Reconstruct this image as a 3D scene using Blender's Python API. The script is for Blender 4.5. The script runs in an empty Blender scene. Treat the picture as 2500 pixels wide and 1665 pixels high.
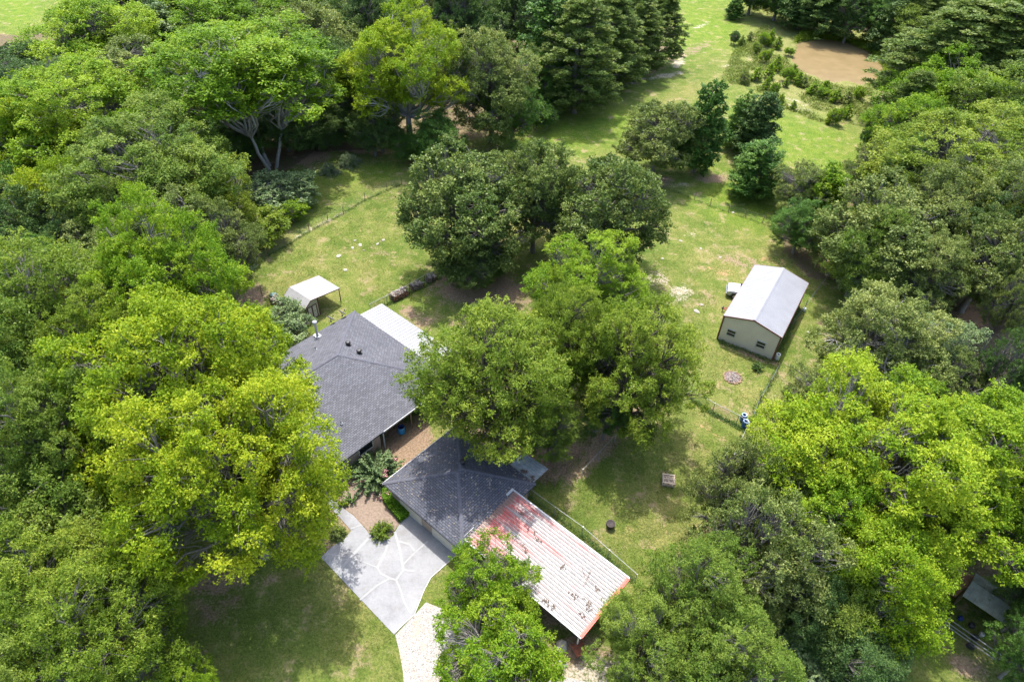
import bpy, bmesh, math, random
import numpy as np
from mathutils import Matrix, Vector

# ------------------------------------------------------------------ camera
H = 50.0                      # camera height above the ground
FPX = 1620.0                  # focal length in pixels of the 2500 px wide photograph
CX, CY = 1250.0, 832.5
PITCH, ROLL = math.radians(42.3), math.radians(2.5)
K = 2500.0/2354.0
_f = np.array([0, math.cos(PITCH), -math.sin(PITCH)]); _r = np.array([1.0, 0, 0]); _u = np.cross(_r, _f)
_r2 = math.cos(ROLL)*_r+math.sin(ROLL)*_u; _u2 = -math.sin(ROLL)*_r+math.cos(ROLL)*_u
CM = np.stack([_r2, _u2, _f])
def S(u, v, z=0.0):
    """full-size photo pixel -> world point at height z"""
    d = np.array([(u-CX)/FPX, -(v-CY)/FPX, 1.0])@CM
    k = (H-z)/-d[2]
    return Vector((d[0]*k, d[1]*k, z))
def P(u, v, z=0.0):
    return S(u*K, v*K, z)
def proj(x, y, z):
    """world -> overview pixel (2354 wide)"""
    p = np.stack([x, y, z-H], -1)@CM.T
    return (CX+FPX*p[..., 0]/p[..., 2])/K, (CY-FPX*p[..., 1]/p[..., 2])/K

scn = bpy.context.scene
COL = scn.collection
cam_d = bpy.data.cameras.new('camera'); cam = bpy.data.objects.new('camera', cam_d); COL.objects.link(cam)
cam_d.sensor_width = 36; cam_d.lens = FPX/2500*36; cam_d.clip_start = 0.5; cam_d.clip_end = 6000
m = Matrix.Identity(4)
for i in range(3):
    m[i][0] = _r2[i]; m[i][1] = _u2[i]; m[i][2] = -_f[i]
m[2][3] = H
cam.matrix_world = m
scn.camera = cam
# ------------------------------------------------------------------ light
SUNV = Vector((-0.06, 0.424, 1.0)).normalized()
elev = math.asin(SUNV.z); rot = math.atan2(SUNV.x, SUNV.y)
w = bpy.data.worlds.new('World'); scn.world = w; w.use_nodes = True
nt = w.node_tree; sky = nt.nodes.new('ShaderNodeTexSky'); sky.sky_type = 'NISHITA'; sky.sun_disc = False
sky.dust_density = 3.0; sky.ozone_density = 0.6; sky.sun_elevation = elev; sky.sun_rotation = rot
bg = nt.nodes['Background']; nt.links.new(sky.outputs[0], bg.inputs[0]); bg.inputs[1].default_value = 0.15
sd = bpy.data.lights.new('sun', 'SUN'); sd.energy = 2.1; sd.angle = math.radians(0.53); sd.color = (1.0, 0.965, 0.90)
so = bpy.data.objects.new('sun', sd); COL.objects.link(so)
so.rotation_euler = SUNV.to_track_quat('Z', 'Y').to_euler(); so.location = (0, 0, 120)
scn.view_settings.view_transform = 'Standard'; scn.view_settings.look = 'None'
scn.view_settings.exposure = 1.66; scn.view_settings.gamma = 1.0
scn.render.engine = 'CYCLES'
scn.cycles.max_bounces = 4; scn.cycles.diffuse_bounces = 3; scn.cycles.glossy_bounces = 2; scn.cycles.transmission_bounces = 2

rng = np.random.default_rng(7); random.seed(7)
PI = math.pi
# ------------------------------------------------------------------ materials
def new_mat(name):
    mt = bpy.data.materials.new(name); mt.use_nodes = True
    nt = mt.node_tree; b = nt.nodes['Principled BSDF']
    return mt, nt, b
def node(nt, typ, **kw):
    n = nt.nodes.new(typ)
    for k, v in kw.items():
        if k.startswith('i_'):
            n.inputs[k[2:].replace('_', ' ')].default_value = v
        else: setattr(n, k, v)
    return n
def noise(nt, scale, detail=4, rough=0.6, vec=None):
    n = node(nt, 'ShaderNodeTexNoise', i_Scale=scale, i_Detail=detail, i_Roughness=rough)
    if vec is not None: nt.links.new(vec, n.inputs['Vector'])
    return n.outputs['Fac']
def ramp(nt, fac, stops):
    r = nt.nodes.new('ShaderNodeValToRGB'); nt.links.new(fac, r.inputs[0])
    while len(r.color_ramp.elements) < len(stops): r.color_ramp.elements.new(0.5)
    for e, (p, c) in zip(r.color_ramp.elements, stops):
        e.position = p; e.color = (*c, 1) if len(c) == 3 else c
    return r.outputs[0]
def mixc(nt, fac, a, b, blend='MIX'):
    n = nt.nodes.new('ShaderNodeMix'); n.data_type = 'RGBA'; n.blend_type = blend
    for s, v in ((n.inputs[0], fac), (n.inputs[6], a), (n.inputs[7], b)):
        if isinstance(v, (int, float)): s.default_value = v
        elif isinstance(v, tuple): s.default_value = (*v, 1)
        else: nt.links.new(v, s)
    return n.outputs[2]
def math_n(nt, op, a, b=None, clamp=False):
    n = nt.nodes.new('ShaderNodeMath'); n.operation = op; n.use_clamp = clamp
    for s, v in ((n.inputs[0], a), (n.inputs[1], b)):
        if v is None: continue
        if isinstance(v, (int, float)): s.default_value = v
        else: nt.links.new(v, s)
    return n.outputs[0]
def attr(nt, name):
    n = nt.nodes.new('ShaderNodeAttribute'); n.attribute_name = name
    return n.outputs['Fac']
def tc(nt, which='Object'):
    return nt.nodes.new('ShaderNodeTexCoord').outputs[which]
def bump(nt, b, h, strength=0.4, dist=0.05):
    n = node(nt, 'ShaderNodeBump', i_Strength=strength, i_Distance=dist)
    nt.links.new(h, n.inputs['Height']); nt.links.new(n.outputs[0], b.inputs['Normal'])

def simple(name, col, rough=0.7, metal=0.0, var=0.25, scale=3.0, bmp=0.0):
    mt, nt, b = new_mat(name)
    o = tc(nt)
    n = noise(nt, scale, 5, 0.65, o)
    d = tuple(c*(1-var) for c in col); l = tuple(min(1, c*(1+var)) for c in col)
    nt.links.new(ramp(nt, n, [(0.3, d), (0.7, l)]), b.inputs['Base Color'])
    b.inputs['Roughness'].default_value = rough; b.inputs['Metallic'].default_value = metal
    if bmp: bump(nt, b, noise(nt, scale*6, 4, 0.6, o), bmp, 0.02)
    return mt

def leaf_mat(name, c1, c2, c3, trans=0.35, rough=0.5):
    """c1 dark, c2 main, c3 light; picked by the per-leaf 'tint' attribute"""
    mt, nt, b = new_mat(name)
    t = attr(nt, 'tint')
    info = nt.nodes.new('ShaderNodeObjectInfo').outputs['Random']
    t2 = math_n(nt, 'ADD', t, math_n(nt, 'MULTIPLY', math_n(nt, 'SUBTRACT', info, 0.5), 0.22))
    c = ramp(nt, t2, [(0.08, c1), (0.48, c2), (0.92, c3)])
    nt.links.new(c, b.inputs['Base Color']); b.inputs['Roughness'].default_value = rough
    b.inputs['Specular IOR Level'].default_value = 0.16
    tr = nt.nodes.new('ShaderNodeBsdfTranslucent')
    tcol = mixc(nt, 1.0, c, (1.0, 1.0, 0.55), 'MULTIPLY'); nt.links.new(tcol, tr.inputs[0])
    mx = nt.nodes.new('ShaderNodeMixShader'); mx.inputs[0].default_value = trans
    nt.links.new(b.outputs[0], mx.inputs[1]); nt.links.new(tr.outputs[0], mx.inputs[2])
    nt.links.new(mx.outputs[0], nt.nodes['Material Output'].inputs[0])
    return mt

LM = {
 'yellow': leaf_mat('leaf yellow green', (0.10, 0.185, 0.010), (0.225, 0.33, 0.012), (0.425, 0.475, 0.03), 0.42),
 'spring': leaf_mat('leaf spring green', (0.09, 0.18, 0.010), (0.195, 0.315, 0.012), (0.375, 0.455, 0.03), 0.42),
 'lime':   leaf_mat('leaf lime green', (0.08, 0.175, 0.010), (0.165, 0.295, 0.014), (0.32, 0.425, 0.033), 0.42),
 'green':  leaf_mat('leaf mid green', (0.075, 0.145, 0.02), (0.14, 0.225, 0.03), (0.27, 0.34, 0.06), 0.40),
 'elm':    leaf_mat('leaf olive green', (0.085, 0.155, 0.013), (0.16, 0.245, 0.022), (0.32, 0.38, 0.05), 0.42),
 'oak':    leaf_mat('leaf dark oak', (0.066, 0.118, 0.026), (0.12, 0.18, 0.040), (0.31, 0.365, 0.105), 0.32, 0.42),
 'olive':  leaf_mat('leaf grey olive', (0.085, 0.135, 0.032), (0.16, 0.215, 0.052), (0.34, 0.38, 0.12), 0.33, 0.45),
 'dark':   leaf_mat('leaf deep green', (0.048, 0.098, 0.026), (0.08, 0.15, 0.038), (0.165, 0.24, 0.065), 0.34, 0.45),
 'gum':    leaf_mat('leaf sweetgum', (0.05, 0.12, 0.022), (0.085, 0.185, 0.03), (0.18, 0.30, 0.058), 0.36, 0.42),
 'blue':   leaf_mat('leaf blue green', (0.09, 0.15, 0.06), (0.155, 0.23, 0.09), (0.28, 0.36, 0.16), 0.3, 0.4),
 'pine':   leaf_mat('pine needles', (0.07, 0.125, 0.026), (0.125, 0.19, 0.038), (0.26, 0.31, 0.085), 0.28, 0.5),
 'weed':   leaf_mat('weed leaves', (0.10, 0.15, 0.03), (0.17, 0.23, 0.042), (0.29, 0.33, 0.09), 0.3),
 'hedge':  leaf_mat('hedge leaves', (0.06, 0.15, 0.010), (0.11, 0.25, 0.016), (0.24, 0.38, 0.03), 0.38),
}
def bark_mat(name, c1, c2):
    mt, nt, b = new_mat(name); o = tc(nt)
    mp = nt.nodes.new('ShaderNodeMapping'); mp.inputs['Scale'].default_value = (6, 6, 1.2); nt.links.new(o, mp.inputs[0])
    n = noise(nt, 2.5, 6, 0.7, mp.outputs[0])
    nt.links.new(ramp(nt, n, [(0.3, c1), (0.7, c2)]), b.inputs['Base Color']); b.inputs['Roughness'].default_value = 0.9
    bump(nt, b, n, 0.6, 0.05)
    return mt
BARK = bark_mat('grey bark', (0.10, 0.088, 0.075), (0.26, 0.24, 0.215))
BARKP = bark_mat('pale bark', (0.20, 0.19, 0.17), (0.44, 0.42, 0.385))
BARKD = bark_mat('dark bark', (0.045, 0.035, 0.03), (0.12, 0.095, 0.08))

# ------------------------------------------------------------------ object helpers
def tag(o, label=None, cat=None, group=None, kind=None):
    if label: o['label'] = label
    if cat: o['category'] = cat
    if group: o['group'] = group
    if kind: o['kind'] = kind
    return o
def empty(name, loc, rz=0.0, label=None, cat=None, group=None):
    o = bpy.data.objects.new(name, None); COL.objects.link(o); o.location = loc; o.rotation_euler = (0, 0, rz)
    o.empty_display_size = 0.5
    return tag(o, label, cat, group)
class MB:
    def __init__(s): s.v = []; s.f = []; s.uv = {}
    def face(s, pts, uvdir=None):
        i = len(s.v); s.v += [tuple(p) for p in pts]; s.f.append(tuple(range(i, i+len(pts))))
        if uvdir is not None:
            e = Vector(uvdir).normalized(); a, b, c = Vector(pts[0]), Vector(pts[1]), Vector(pts[2])
            n = (b-a).cross(c-a).normalized(); g = n.cross(e)
            s.uv[len(s.f)-1] = [(Vector(p).dot(e), Vector(p).dot(g)) for p in pts]
    def hexa(s, b, t):
        """b, t: 4 bottom and 4 top points, ccw seen from above"""
        i = len(s.v); s.v += [tuple(p) for p in b]+[tuple(p) for p in t]
        s.f += [(i+3, i+2, i+1, i), (i+4, i+5, i+6, i+7)]
        for k in range(4): s.f.append((i+k, i+(k+1) % 4, i+4+(k+1) % 4, i+4+k))
    def box(s, c, d, rz=0.0, M=None):
        x, y, z = (q/2 for q in d); ca, sa = math.cos(rz), math.sin(rz)
        def q(a, b, e):
            p = Vector((a*ca-b*sa, a*sa+b*ca, e))
            if M is not None: p = M@Vector((a, b, e))
            return (p.x+c[0], p.y+c[1], p.z+c[2])
        s.hexa([q(-x, -y, -z), q(x, -y, -z), q(x, y, -z), q(-x, y, -z)], [q(-x, -y, z), q(x, -y, z), q(x, y, z), q(-x, y, z)])
    def bar(s, a, b, wd, ht=None, up=(0, 0, 1)):
        ht = wd if ht is None else ht
        a, b = Vector(a), Vector(b); d = (b-a).normalized(); u = Vector(up)
        if abs(d.dot(u)) > 0.98: u = Vector((1, 0, 0))
        x = d.cross(u).normalized()*wd/2; y = x.cross(d).normalized()*ht/2
        s.hexa([a-x-y, a+x-y, b+x-y, b-x-y], [a-x+y, a+x+y, b+x+y, b-x+y])
    def tube(s, pts, rad, n=8, cap=True):
        pts = [Vector(p) for p in pts]; rad = rad if hasattr(rad, '__len__') else [rad]*len(pts)
        base = len(s.v)
        for k, p in enumerate(pts):
            d = (pts[min(k+1, len(pts)-1)]-pts[max(k-1, 0)]).normalized()
            u = Vector((0, 0, 1)) if abs(d.z) < 0.95 else Vector((1, 0, 0))
            x = d.cross(u).normalized(); y = d.cross(x)
            for j in range(n):
                t = 2*PI*j/n; q = p+(x*math.cos(t)+y*math.sin(t))*rad[k]; s.v.append(tuple(q))
        for k in range(len(pts)-1):
            for j in range(n):
                a = base+k*n+j; b = base+k*n+(j+1) % n
                s.f.append((a, a+n, b+n, b))
        if cap:
            s.f.append(tuple(base+j for j in range(n)))
            e = base+(len(pts)-1)*n; s.f.append(tuple(e+j for j in reversed(range(n))))
    def lathe(s, prof, c=(0, 0, 0), n=20):
        base = len(s.v)
        for r, z in prof:
            for j in range(n):
                t = 2*PI*j/n; s.v.append((c[0]+r*math.cos(t), c[1]+r*math.sin(t), c[2]+z))
        for k in range(len(prof)-1):
            for j in range(n):
                a = base+k*n+j; b = base+k*n+(j+1) % n
                s.f.append((a, b, b+n, a+n))
    def build(s, name, mat, parent=None, smooth=False, bevel=0.0):
        me = bpy.data.meshes.new(name); me.from_pydata(s.v, [], s.f)
        if s.uv:
            ul = me.uv_layers.new(name='UVMap')
            for fi, uvs in s.uv.items():
                for li, uv in zip(me.polygons[fi].loop_indices, uvs): ul.data[li].uv = uv
        me.materials.append(mat)
        if smooth:
            for p in me.polygons: p.use_smooth = True
        me.update()
        o = bpy.data.objects.new(name, me); COL.objects.link(o)
        if parent is not None: o.parent = parent
        if bevel:
            b = o.modifiers.new('bevel', 'BEVEL'); b.width = bevel; b.segments = 2; b.limit_method = 'ANGLE'
        return o

def np_mesh(name, verts, nper, mats, tint=None):
    """verts (N*nper,3): N separate polygons of nper corners"""
    me = bpy.data.meshes.new(name); nv = len(verts); nf = nv//nper
    me.vertices.add(nv); me.vertices.foreach_set('co', verts.astype(np.float32).ravel())
    me.loops.add(nv); me.loops.foreach_set('vertex_index', np.arange(nv, dtype=np.int32))
    me.polygons.add(nf); me.polygons.foreach_set('loop_start', np.arange(0, nv, nper, dtype=np.int32))
    try: me.polygons.foreach_set('loop_total', np.full(nf, nper, dtype=np.int32))
    except Exception: pass
    if tint is not None:
        a = me.attributes.new('tint', 'FLOAT', 'FACE'); a.data.foreach_set('value', tint.astype(np.float32))
    for mt in mats: me.materials.append(mt)
    me.update(); me.validate()
    return me
def unit(v): return v/np.maximum(np.linalg.norm(v, axis=-1, keepdims=True), 1e-9)
def rdir(r, n): return unit(r.normal(size=(n, 3)))
def leaves(r, pos, nrm, size, aspect=0.5, fold=0.25, axis=None):
    """rhombic, slightly folded leaves as one quad each"""
    n = len(pos)
    nrm = unit(nrm)
    a = rdir(r, n) if axis is None else unit(axis+0.35*r.normal(size=(n, 3)))
    a = unit(a-nrm*(a*nrm).sum(1, keepdims=True)); b = np.cross(nrm, a)
    s = size*(0.65+0.7*r.random((n, 1)))
    hl = s/2; hw = s*aspect/2
    v = np.stack([pos-a*hl, pos+b*hw+nrm*fold*hw, pos+a*hl, pos-b*hw+nrm*fold*hw], 1)
    return v.reshape(-1, 3)

# ------------------------------------------------------------------ tree prototypes
def blob_leaves(r, cents, rads, nleaf, size, flat=0.75, aspect=0.55, outward=None, lobe_t=None, up=0.6, rnd=0.55, spread=0.5, spray=0.5):
    """leaves on the shells of many small clumps"""
    w = rads**2; cnt = np.maximum(3, (nleaf*w/w.sum()).astype(int))
    idx = np.repeat(np.arange(len(cents)), cnt); n = len(idx)
    d = rdir(r, n); d[:, 2] = np.where(d[:, 2] < -0.25, -d[:, 2], d[:, 2])
    rr = rads[idx][:, None]*(0.35+0.75*r.random((n, 1))**0.6)
    p = cents[idx]+d*rr*np.array([1, 1, flat])
    nr = d*spread*1.0+np.array([0, 0, up])+rnd*r.normal(size=(n, 3))
    # half of the leaves sit on short sprays that stick out of the clumps
    K_ = 5; sd_ = unit(r.normal(size=(len(cents), K_, 3))+np.array([0, 0, 0.45])); sl = (0.9+1.1*r.random((len(cents), K_)))
    m_ = r.random(n) < spray; ki = r.integers(0, K_, n); dv = sd_[idx, ki]; ll = sl[idx, ki][:, None]*rads[idx][:, None]*(0.25+0.75*r.random((n, 1)))
    ps = cents[idx]+dv*ll*np.array([1, 1, 0.85])+r.normal(size=(n, 3))*rads[idx][:, None]*0.13
    p = np.where(m_[:, None], ps, p); d = np.where(m_[:, None], dv, d)
    ct = r.random(len(cents))*0.34
    if lobe_t is not None: ct = ct*0.75+lobe_t*0.42
    tint = np.clip(ct[idx]+0.48*r.random(n)**1.3, 0, 1)
    return leaves(r, p, nr, size, aspect, axis=(d if outward is None else None)), tint

PROTO = {}
def add_proto(key, crown_me, trunk_mb, R, h):
    tm = bpy.data.meshes.new('trunk'); tm.from_pydata(trunk_mb.v, [], trunk_mb.f); tm.materials.append(BARK)
    for p in tm.polygons: p.use_smooth = True
    tm.update()
    PROTO.setdefault(key, []).append((crown_me, tm, R, h))

def limb(mb, a, b, r0, r1, r, wig=0.08, n=5, sides=6, sag=0.0):
    a, b = Vector(a), Vector(b); L = (b-a).length; pts = []; rad = []
    off = Vector(r.normal(size=3))*L*wig
    for k in range(n+1):
        t = k/n; p = a.lerp(b, t)+off*math.sin(PI*t)+Vector(r.normal(size=3))*L*wig*0.25*(0 < k < n)
        p.z += sag*L*math.sin(PI*t)
        pts.append(p); rad.append(r0*(1-t)+r1*t)
    mb.tube(pts, rad, sides, cap=False)
    return pts

def dome_tree(key, seed, R=7.0, h=16.0, cb=0.22, nl=22, lr=0.36, nsub=22, sr=0.30, nleaf=62000, size=0.27, aspect=0.55,
              zmin=-0.55, stems=1, airy=0.0, trunk_r=0.38, flat=0.75, up=0.6, rnd=0.55, twig=0.5, squash=0.0, lean=0.0):
    r = np.random.default_rng(seed)
    z0 = h*cb; zc = (h+z0)/2; c = (h-z0)/2
    cents = []; rads = []; lts = []; lobes = []
    ga = PI*(3-math.sqrt(5)); ph0 = r.random()*6
    for i in range(nl):
        z = zmin+(1-zmin)*(i+0.5)/nl; z += r.normal()*0.05; z = max(-0.8, min(0.98, z))
        ph = i*ga+ph0+r.normal()*0.25; q = math.sqrt(max(0, 1-z*z))
        d = np.array([q*math.cos(ph), q*math.sin(ph), z])
        k = 0.66+0.17*r.normal()
        k = max(0.35, min(k, 0.90))
        L = np.array([0, 0, zc])+d*np.array([R, R, c])*k
        rad = lr*R*(0.60+0.65*r.random()); lobes.append((L, rad, d))
    for k in range(max(3, nl//5)):      # inner lobes
        d = rdir(r, 1)[0]; lobes.append((np.array([0, 0, zc])+d*np.array([R, R, c])*0.3, lr*R, d))
    for L, rad, d in lobes:
        lt = r.random(); ns = int(nsub*(0.8+0.4*r.random()))
        dd = rdir(r, ns*3); ok = (dd@d) > -0.35; dd = dd[ok][:ns]
        keep = r.random(len(dd)) > airy; dd = dd[keep]
        cc = L+dd*rad*(0.72+0.4*r.random((len(dd), 1)))*np.array([1, 1, 0.85])
        cents.append(cc); rads.append(sr*rad*(0.65+0.75*r.random(len(dd)))); lts.append(np.full(len(dd), lt))
    cents = np.concatenate(cents); rads = np.concatenate(rads); lts = np.concatenate(lts)
    v, t = blob_leaves(r, cents, rads, nleaf, size, flat, aspect, lobe_t=lts, up=up, rnd=rnd)
    crown = np_mesh('crown', v, 4, [LM['green']], t)
    mb = MB(); forkz = h*(0.20+0.06*r.random())
    bases = []
    for s in range(stems):
        ang = 2*PI*s/stems+r.random(); o = 0.0 if stems == 1 else 0.35
        bx = Vector((o*math.cos(ang), o*math.sin(ang), -0.3)); tp = Vector((lean+o*4.5*math.cos(ang), o*4.5*math.sin(ang), forkz if stems == 1 else forkz*1.4))
        limb(mb, bx, tp, trunk_r/math.sqrt(stems)*1.25, trunk_r*0.8/math.sqrt(stems), r, 0.03, 5, 9); bases.append(tp)
    ci = 0
    for L, rad, d in lobes[:nl]:
        b = min(bases, key=lambda q: (q-Vector(L)).length)
        pts = limb(mb, b, L, trunk_r*0.42*(0.7+0.5*r.random()), 0.07, r, 0.09, 7, 6, 0.05)
        # twigs to some of the clumps
        near = cents[np.linalg.norm(cents-L, axis=1) < rad*1.3]
        for q in near[:int(len(near)*twig)]:
            limb(mb, pts[5] if r.random() < 0.6 else pts[4], Vector(q), 0.05, 0.018, r, 0.1, 3, 4)
    add_proto(key, crown, mb, R, h)

def cone_tree(key, seed, R=3.2, h=13.0, n=46, nleaf=34000, size=0.26, power=0.8):
    r = np.random.default_rng(seed); cents = []; rads = []; lts = []; mb = MB()
    limb(mb, (0, 0, -0.3), (0, 0, h*0.93), 0.26, 0.04, r, 0.01, 8, 7)
    for i in range(n):
        t = (i+0.5)/n; z = h*(0.08+0.9*t); rr = R*(1-t)**power*(0.75+0.35*r.random())*min(1, 0.6+2.5*t)
        ph = i*2.399+r.normal()*0.3; L = np.array([rr*0.72*math.cos(ph), rr*0.72*math.sin(ph), z])*(1, 1, 1+0.05*r.normal())
        rad = 0.16*R+0.32*rr; lt = r.random()
        dd = rdir(r, 12); cc = L+dd*rad*(0.6+0.4*r.random((12, 1))); cents.append(cc); rads.append(0.34*rad*(0.7+0.6*r.random(12))); lts.append(np.full(12, lt))
        limb(mb, (0, 0, z-rr*0.35), L, 0.06, 0.02, r, 0.05, 3, 4)
    v, t = blob_leaves(r, np.concatenate(cents), np.concatenate(rads), nleaf, size, 0.8, 0.6, lobe_t=np.concatenate(lts))
    add_proto(key, np_mesh('crown', v, 4, [LM['gum']], t), mb, R, h)

def pine_tree(key, seed, R=4.6, h=19.0, nw=20, nleaf=56000):
    r = np.random.default_rng(seed); cents = []; rads = []; mb = MB()
    limb(mb, (0, 0, -0.3), (0, 0, h*0.96), 0.34, 0.05, r, 0.008, 9, 8)
    for i in range(nw):
        t = (i+0.5)/nw; z = h*(0.06+0.92*t); rr = R*math.sin(PI*min(1, 0.36+0.62*t))**0.75
        nb = 6 if t < 0.8 else 5; ph0 = r.random()*6
        for k in range(nb):
            ph = ph0+2*PI*k/nb+r.normal()*0.2; q = rr*(0.75+0.45*r.random()); zt = z+q*0.22+r.normal()*0.25
            e = Vector((q*math.cos(ph), q*math.sin(ph), zt)); s0 = Vector((0, 0, z-0.2))
            pts = limb(mb, s0, e, 0.07, 0.02, r, 0.05, 4, 4)
            for f in (0.5, 0.7, 0.85, 1.0):
                for _ in range(2):
                    c = s0.lerp(e, f)+Vector(r.normal(size=3))*0.32
                    cents.append([c.x, c.y, c.z+0.15]); rads.append(0.42+0.22*r.random())
    cents = np.array(cents); rads = np.array(rads)
    w = rads**2; cnt = np.maximum(3, (nleaf*w/w.sum()).astype(int)); idx = np.repeat(np.arange(len(cents)), cnt); n = len(idx)
    d = rdir(r, n); d[:, 2] = np.abs(d[:, 2])*0.9-0.15; p = cents[idx]+d*rads[idx][:, None]*(0.5+0.5*r.random((n, 1)))*np.array([1, 1, 0.7])
    nr = np.cross(d, rdir(r, n))+np.array([0, 0, 0.35])
    v = leaves(r, p, nr, 0.40, 0.28, axis=d+np.array([0, 0, 0.4]))
    ct = r.random(len(cents))*0.5; t = np.clip(0.15+ct[idx]+0.3*r.random(n), 0, 1)
    add_proto(key, np_mesh('crown', v, 4, [LM['pine']], t), mb, R, h)

dome_tree('broad', 11, nl=32, nsub=22, lr=0.33, cb=0.04, zmin=-0.85, airy=0.1, nleaf=72000, size=0.24)
dome_tree('broad', 12, nl=36, nsub=20, lr=0.30, cb=0.06, zmin=-0.85, airy=0.1, nleaf=72000, size=0.24)
dome_tree('broad', 13, nl=28, nsub=24, lr=0.36, cb=0.04, zmin=-0.85, airy=0.1, nleaf=72000, size=0.24)
dome_tree('big', 21, R=10.0, h=21.0, nl=52, lr=0.235, nsub=26, sr=0.28, nleaf=150000, size=0.23, cb=0.14, trunk_r=0.5, airy=0.2, zmin=-0.65)
dome_tree('big', 22, R=10.0, h=20.0, nl=58, lr=0.215, nsub=24, sr=0.29, nleaf=150000, size=0.23, cb=0.16, trunk_r=0.5, airy=0.2, zmin=-0.6)
dome_tree('elm', 31, R=7.5, h=15.5, nl=38, lr=0.27, nsub=26, sr=0.26, nleaf=100000, size=0.22, aspect=0.42, flat=0.6, up=0.7, rnd=0.55, cb=0.12, airy=0.1, zmin=-0.7)
dome_tree('elm', 32, R=7.5, h=15.0, nl=40, lr=0.255, nsub=26, sr=0.26, nleaf=100000, size=0.22, aspect=0.42, flat=0.6, up=0.7, rnd=0.55, cb=0.12, airy=0.1, zmin=-0.7)
dome_tree('oak', 41, R=7.5, h=16.5, nl=38, lr=0.28, nsub=26, sr=0.25, nleaf=100000, size=0.22, aspect=0.6, rnd=0.85, up=0.4, cb=0.12, zmin=-0.8, airy=0.12)
dome_tree('oak', 42, R=6.5, h=14.5, nl=34, lr=0.28, nsub=26, sr=0.26, nleaf=76000, size=0.22, aspect=0.6, rnd=0.85, up=0.4, cb=0.04, zmin=-0.85, airy=0.08)
dome_tree('airy', 51, R=6.5, h=13.5, nl=32, lr=0.27, nsub=26, sr=0.26, nleaf=58000, size=0.21, aspect=0.5, rnd=0.9, up=0.35, airy=0.3, twig=0.9, cb=0.06, zmin=-0.8)
dome_tree('airy', 52, R=6.5, h=14.0, nl=30, lr=0.28, nsub=26, sr=0.26, nleaf=56000, size=0.21, aspect=0.5, rnd=0.9, up=0.35, airy=0.3, twig=0.9, cb=0.06, zmin=-0.8, stems=2)
dome_tree('vase', 61, R=8.5, h=20.0, nl=38, lr=0.25, nsub=24, sr=0.29, nleaf=95000, size=0.24, cb=0.34, zmin=-0.45, stems=3, trunk_r=0.27, airy=0.1)
dome_tree('shrub', 71, R=2.2, h=3.6, cb=0.02, nl=18, nsub=12, sr=0.36, nleaf=11000, size=0.17, trunk_r=0.08, zmin=-0.6)
dome_tree('shrub', 72, R=2.2, h=3.4, cb=0.02, nl=16, nsub=14, sr=0.34, nleaf=11000, size=0.17, trunk_r=0.08, zmin=-0.6, stems=3)
cone_tree('cone', 81, power=0.38); cone_tree('cone', 82, R=3.6, h=12.0, power=0.33)
pine_tree('pine', 91); pine_tree('pine', 92, R=4.2, h=18.0)
cone_tree('sapling', 95, R=1.2, h=3.2, n=16, nleaf=2600, size=0.2, power=0.45)

NTREE = [0]
def tree(kind, mat, u, v, wpx, h, label, name='tree', cat='tree', group=None, bark=None, zf=0.6, rz=None, loc=None, dia=None):
    pr = PROTO[kind][NTREE[0] % len(PROTO[kind])]; NTREE[0] += 1
    crown, trunk, R, hp = pr
    zc = h*zf
    if loc is None:
        c = P(u, v, zc); x, y = c.x, c.y
        dist = math.sqrt(x*x+y*y+(H-zc)**2); dia = wpx*K*dist/FPX
    else: x, y = loc
    root = empty(name, (x, y, 0), 0, label, cat, group)
    a = (NTREE[0]*2.39996) % (2*PI) if rz is None else rz
    sx = dia/2/R/0.97; sz = h/hp
    for nm, me, mt in (('trunk', trunk, bark or BARK), ('crown', crown, LM[mat])):
        o = bpy.data.objects.new(nm, me); COL.objects.link(o); o.parent = root
        o.rotation_euler = (0, 0, a); o.scale = (sx, sx, sz)
        if o.material_slots:
            o.material_slots[0].link = 'OBJECT'; o.material_slots[0].material = mt
    return root

# ------------------------------------------------------------------ the ground
def axis_pts(lo, a, b, hi, fine, mid, far):
    out = list(np.arange(a, b, fine)); 
    x = b; s = fine
    while x < hi: out.append(x); s = min(s*1.08 if x < b+120 else s*1.5, 400); x += s
    out.append(hi); x = a; s = fine
    left = []
    while x > lo: s = min(s*1.08 if x > a-120 else s*1.5, 400); x -= s; left.append(max(x, lo))
    return np.array(sorted(set(left))+out)
def grow(a, hi, s):
    out = [a]
    while a < hi: a += s; s = min(s*1.5, 500); out.append(a)
    return out
gx = np.array([-x for x in grow(110, 3000, 1.5)][::-1]+list(np.arange(-109, -60, 1.0))+list(np.arange(-60, 62, .4))+list(np.arange(62, 112, .8))+grow(112.5, 3000, 1.5))
gy = np.array([-y for y in grow(10, 1500, 3)][::-1]+[-4, 2, 6]+list(np.arange(8, 112, .4))+list(np.arange(112, 204, .8))+grow(204.5, 4500, 1.5))
GX, GY = np.meshgrid(gx, gy); nx, ny = len(gx), len(gy)
def vnoise(x, y, s, seed):
    r = np.random.default_rng(seed); T = r.random((256, 256))
    X = x/s; Y = y/s; i = np.floor(X).astype(int); j = np.floor(Y).astype(int); fx = X-i; fy = Y-j
    fx = fx*fx*(3-2*fx); fy = fy*fy*(3-2*fy)
    g = lambda a, b: T[a % 256, b % 256]
    return (g(i, j)*(1-fx)+g(i+1, j)*fx)*(1-fy)+(g(i, j+1)*(1-fx)+g(i+1, j+1)*fx)*fy
front = GY > 12
PU, PV = proj(GX, np.where(front, GY, 12), np.zeros_like(GX))
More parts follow.
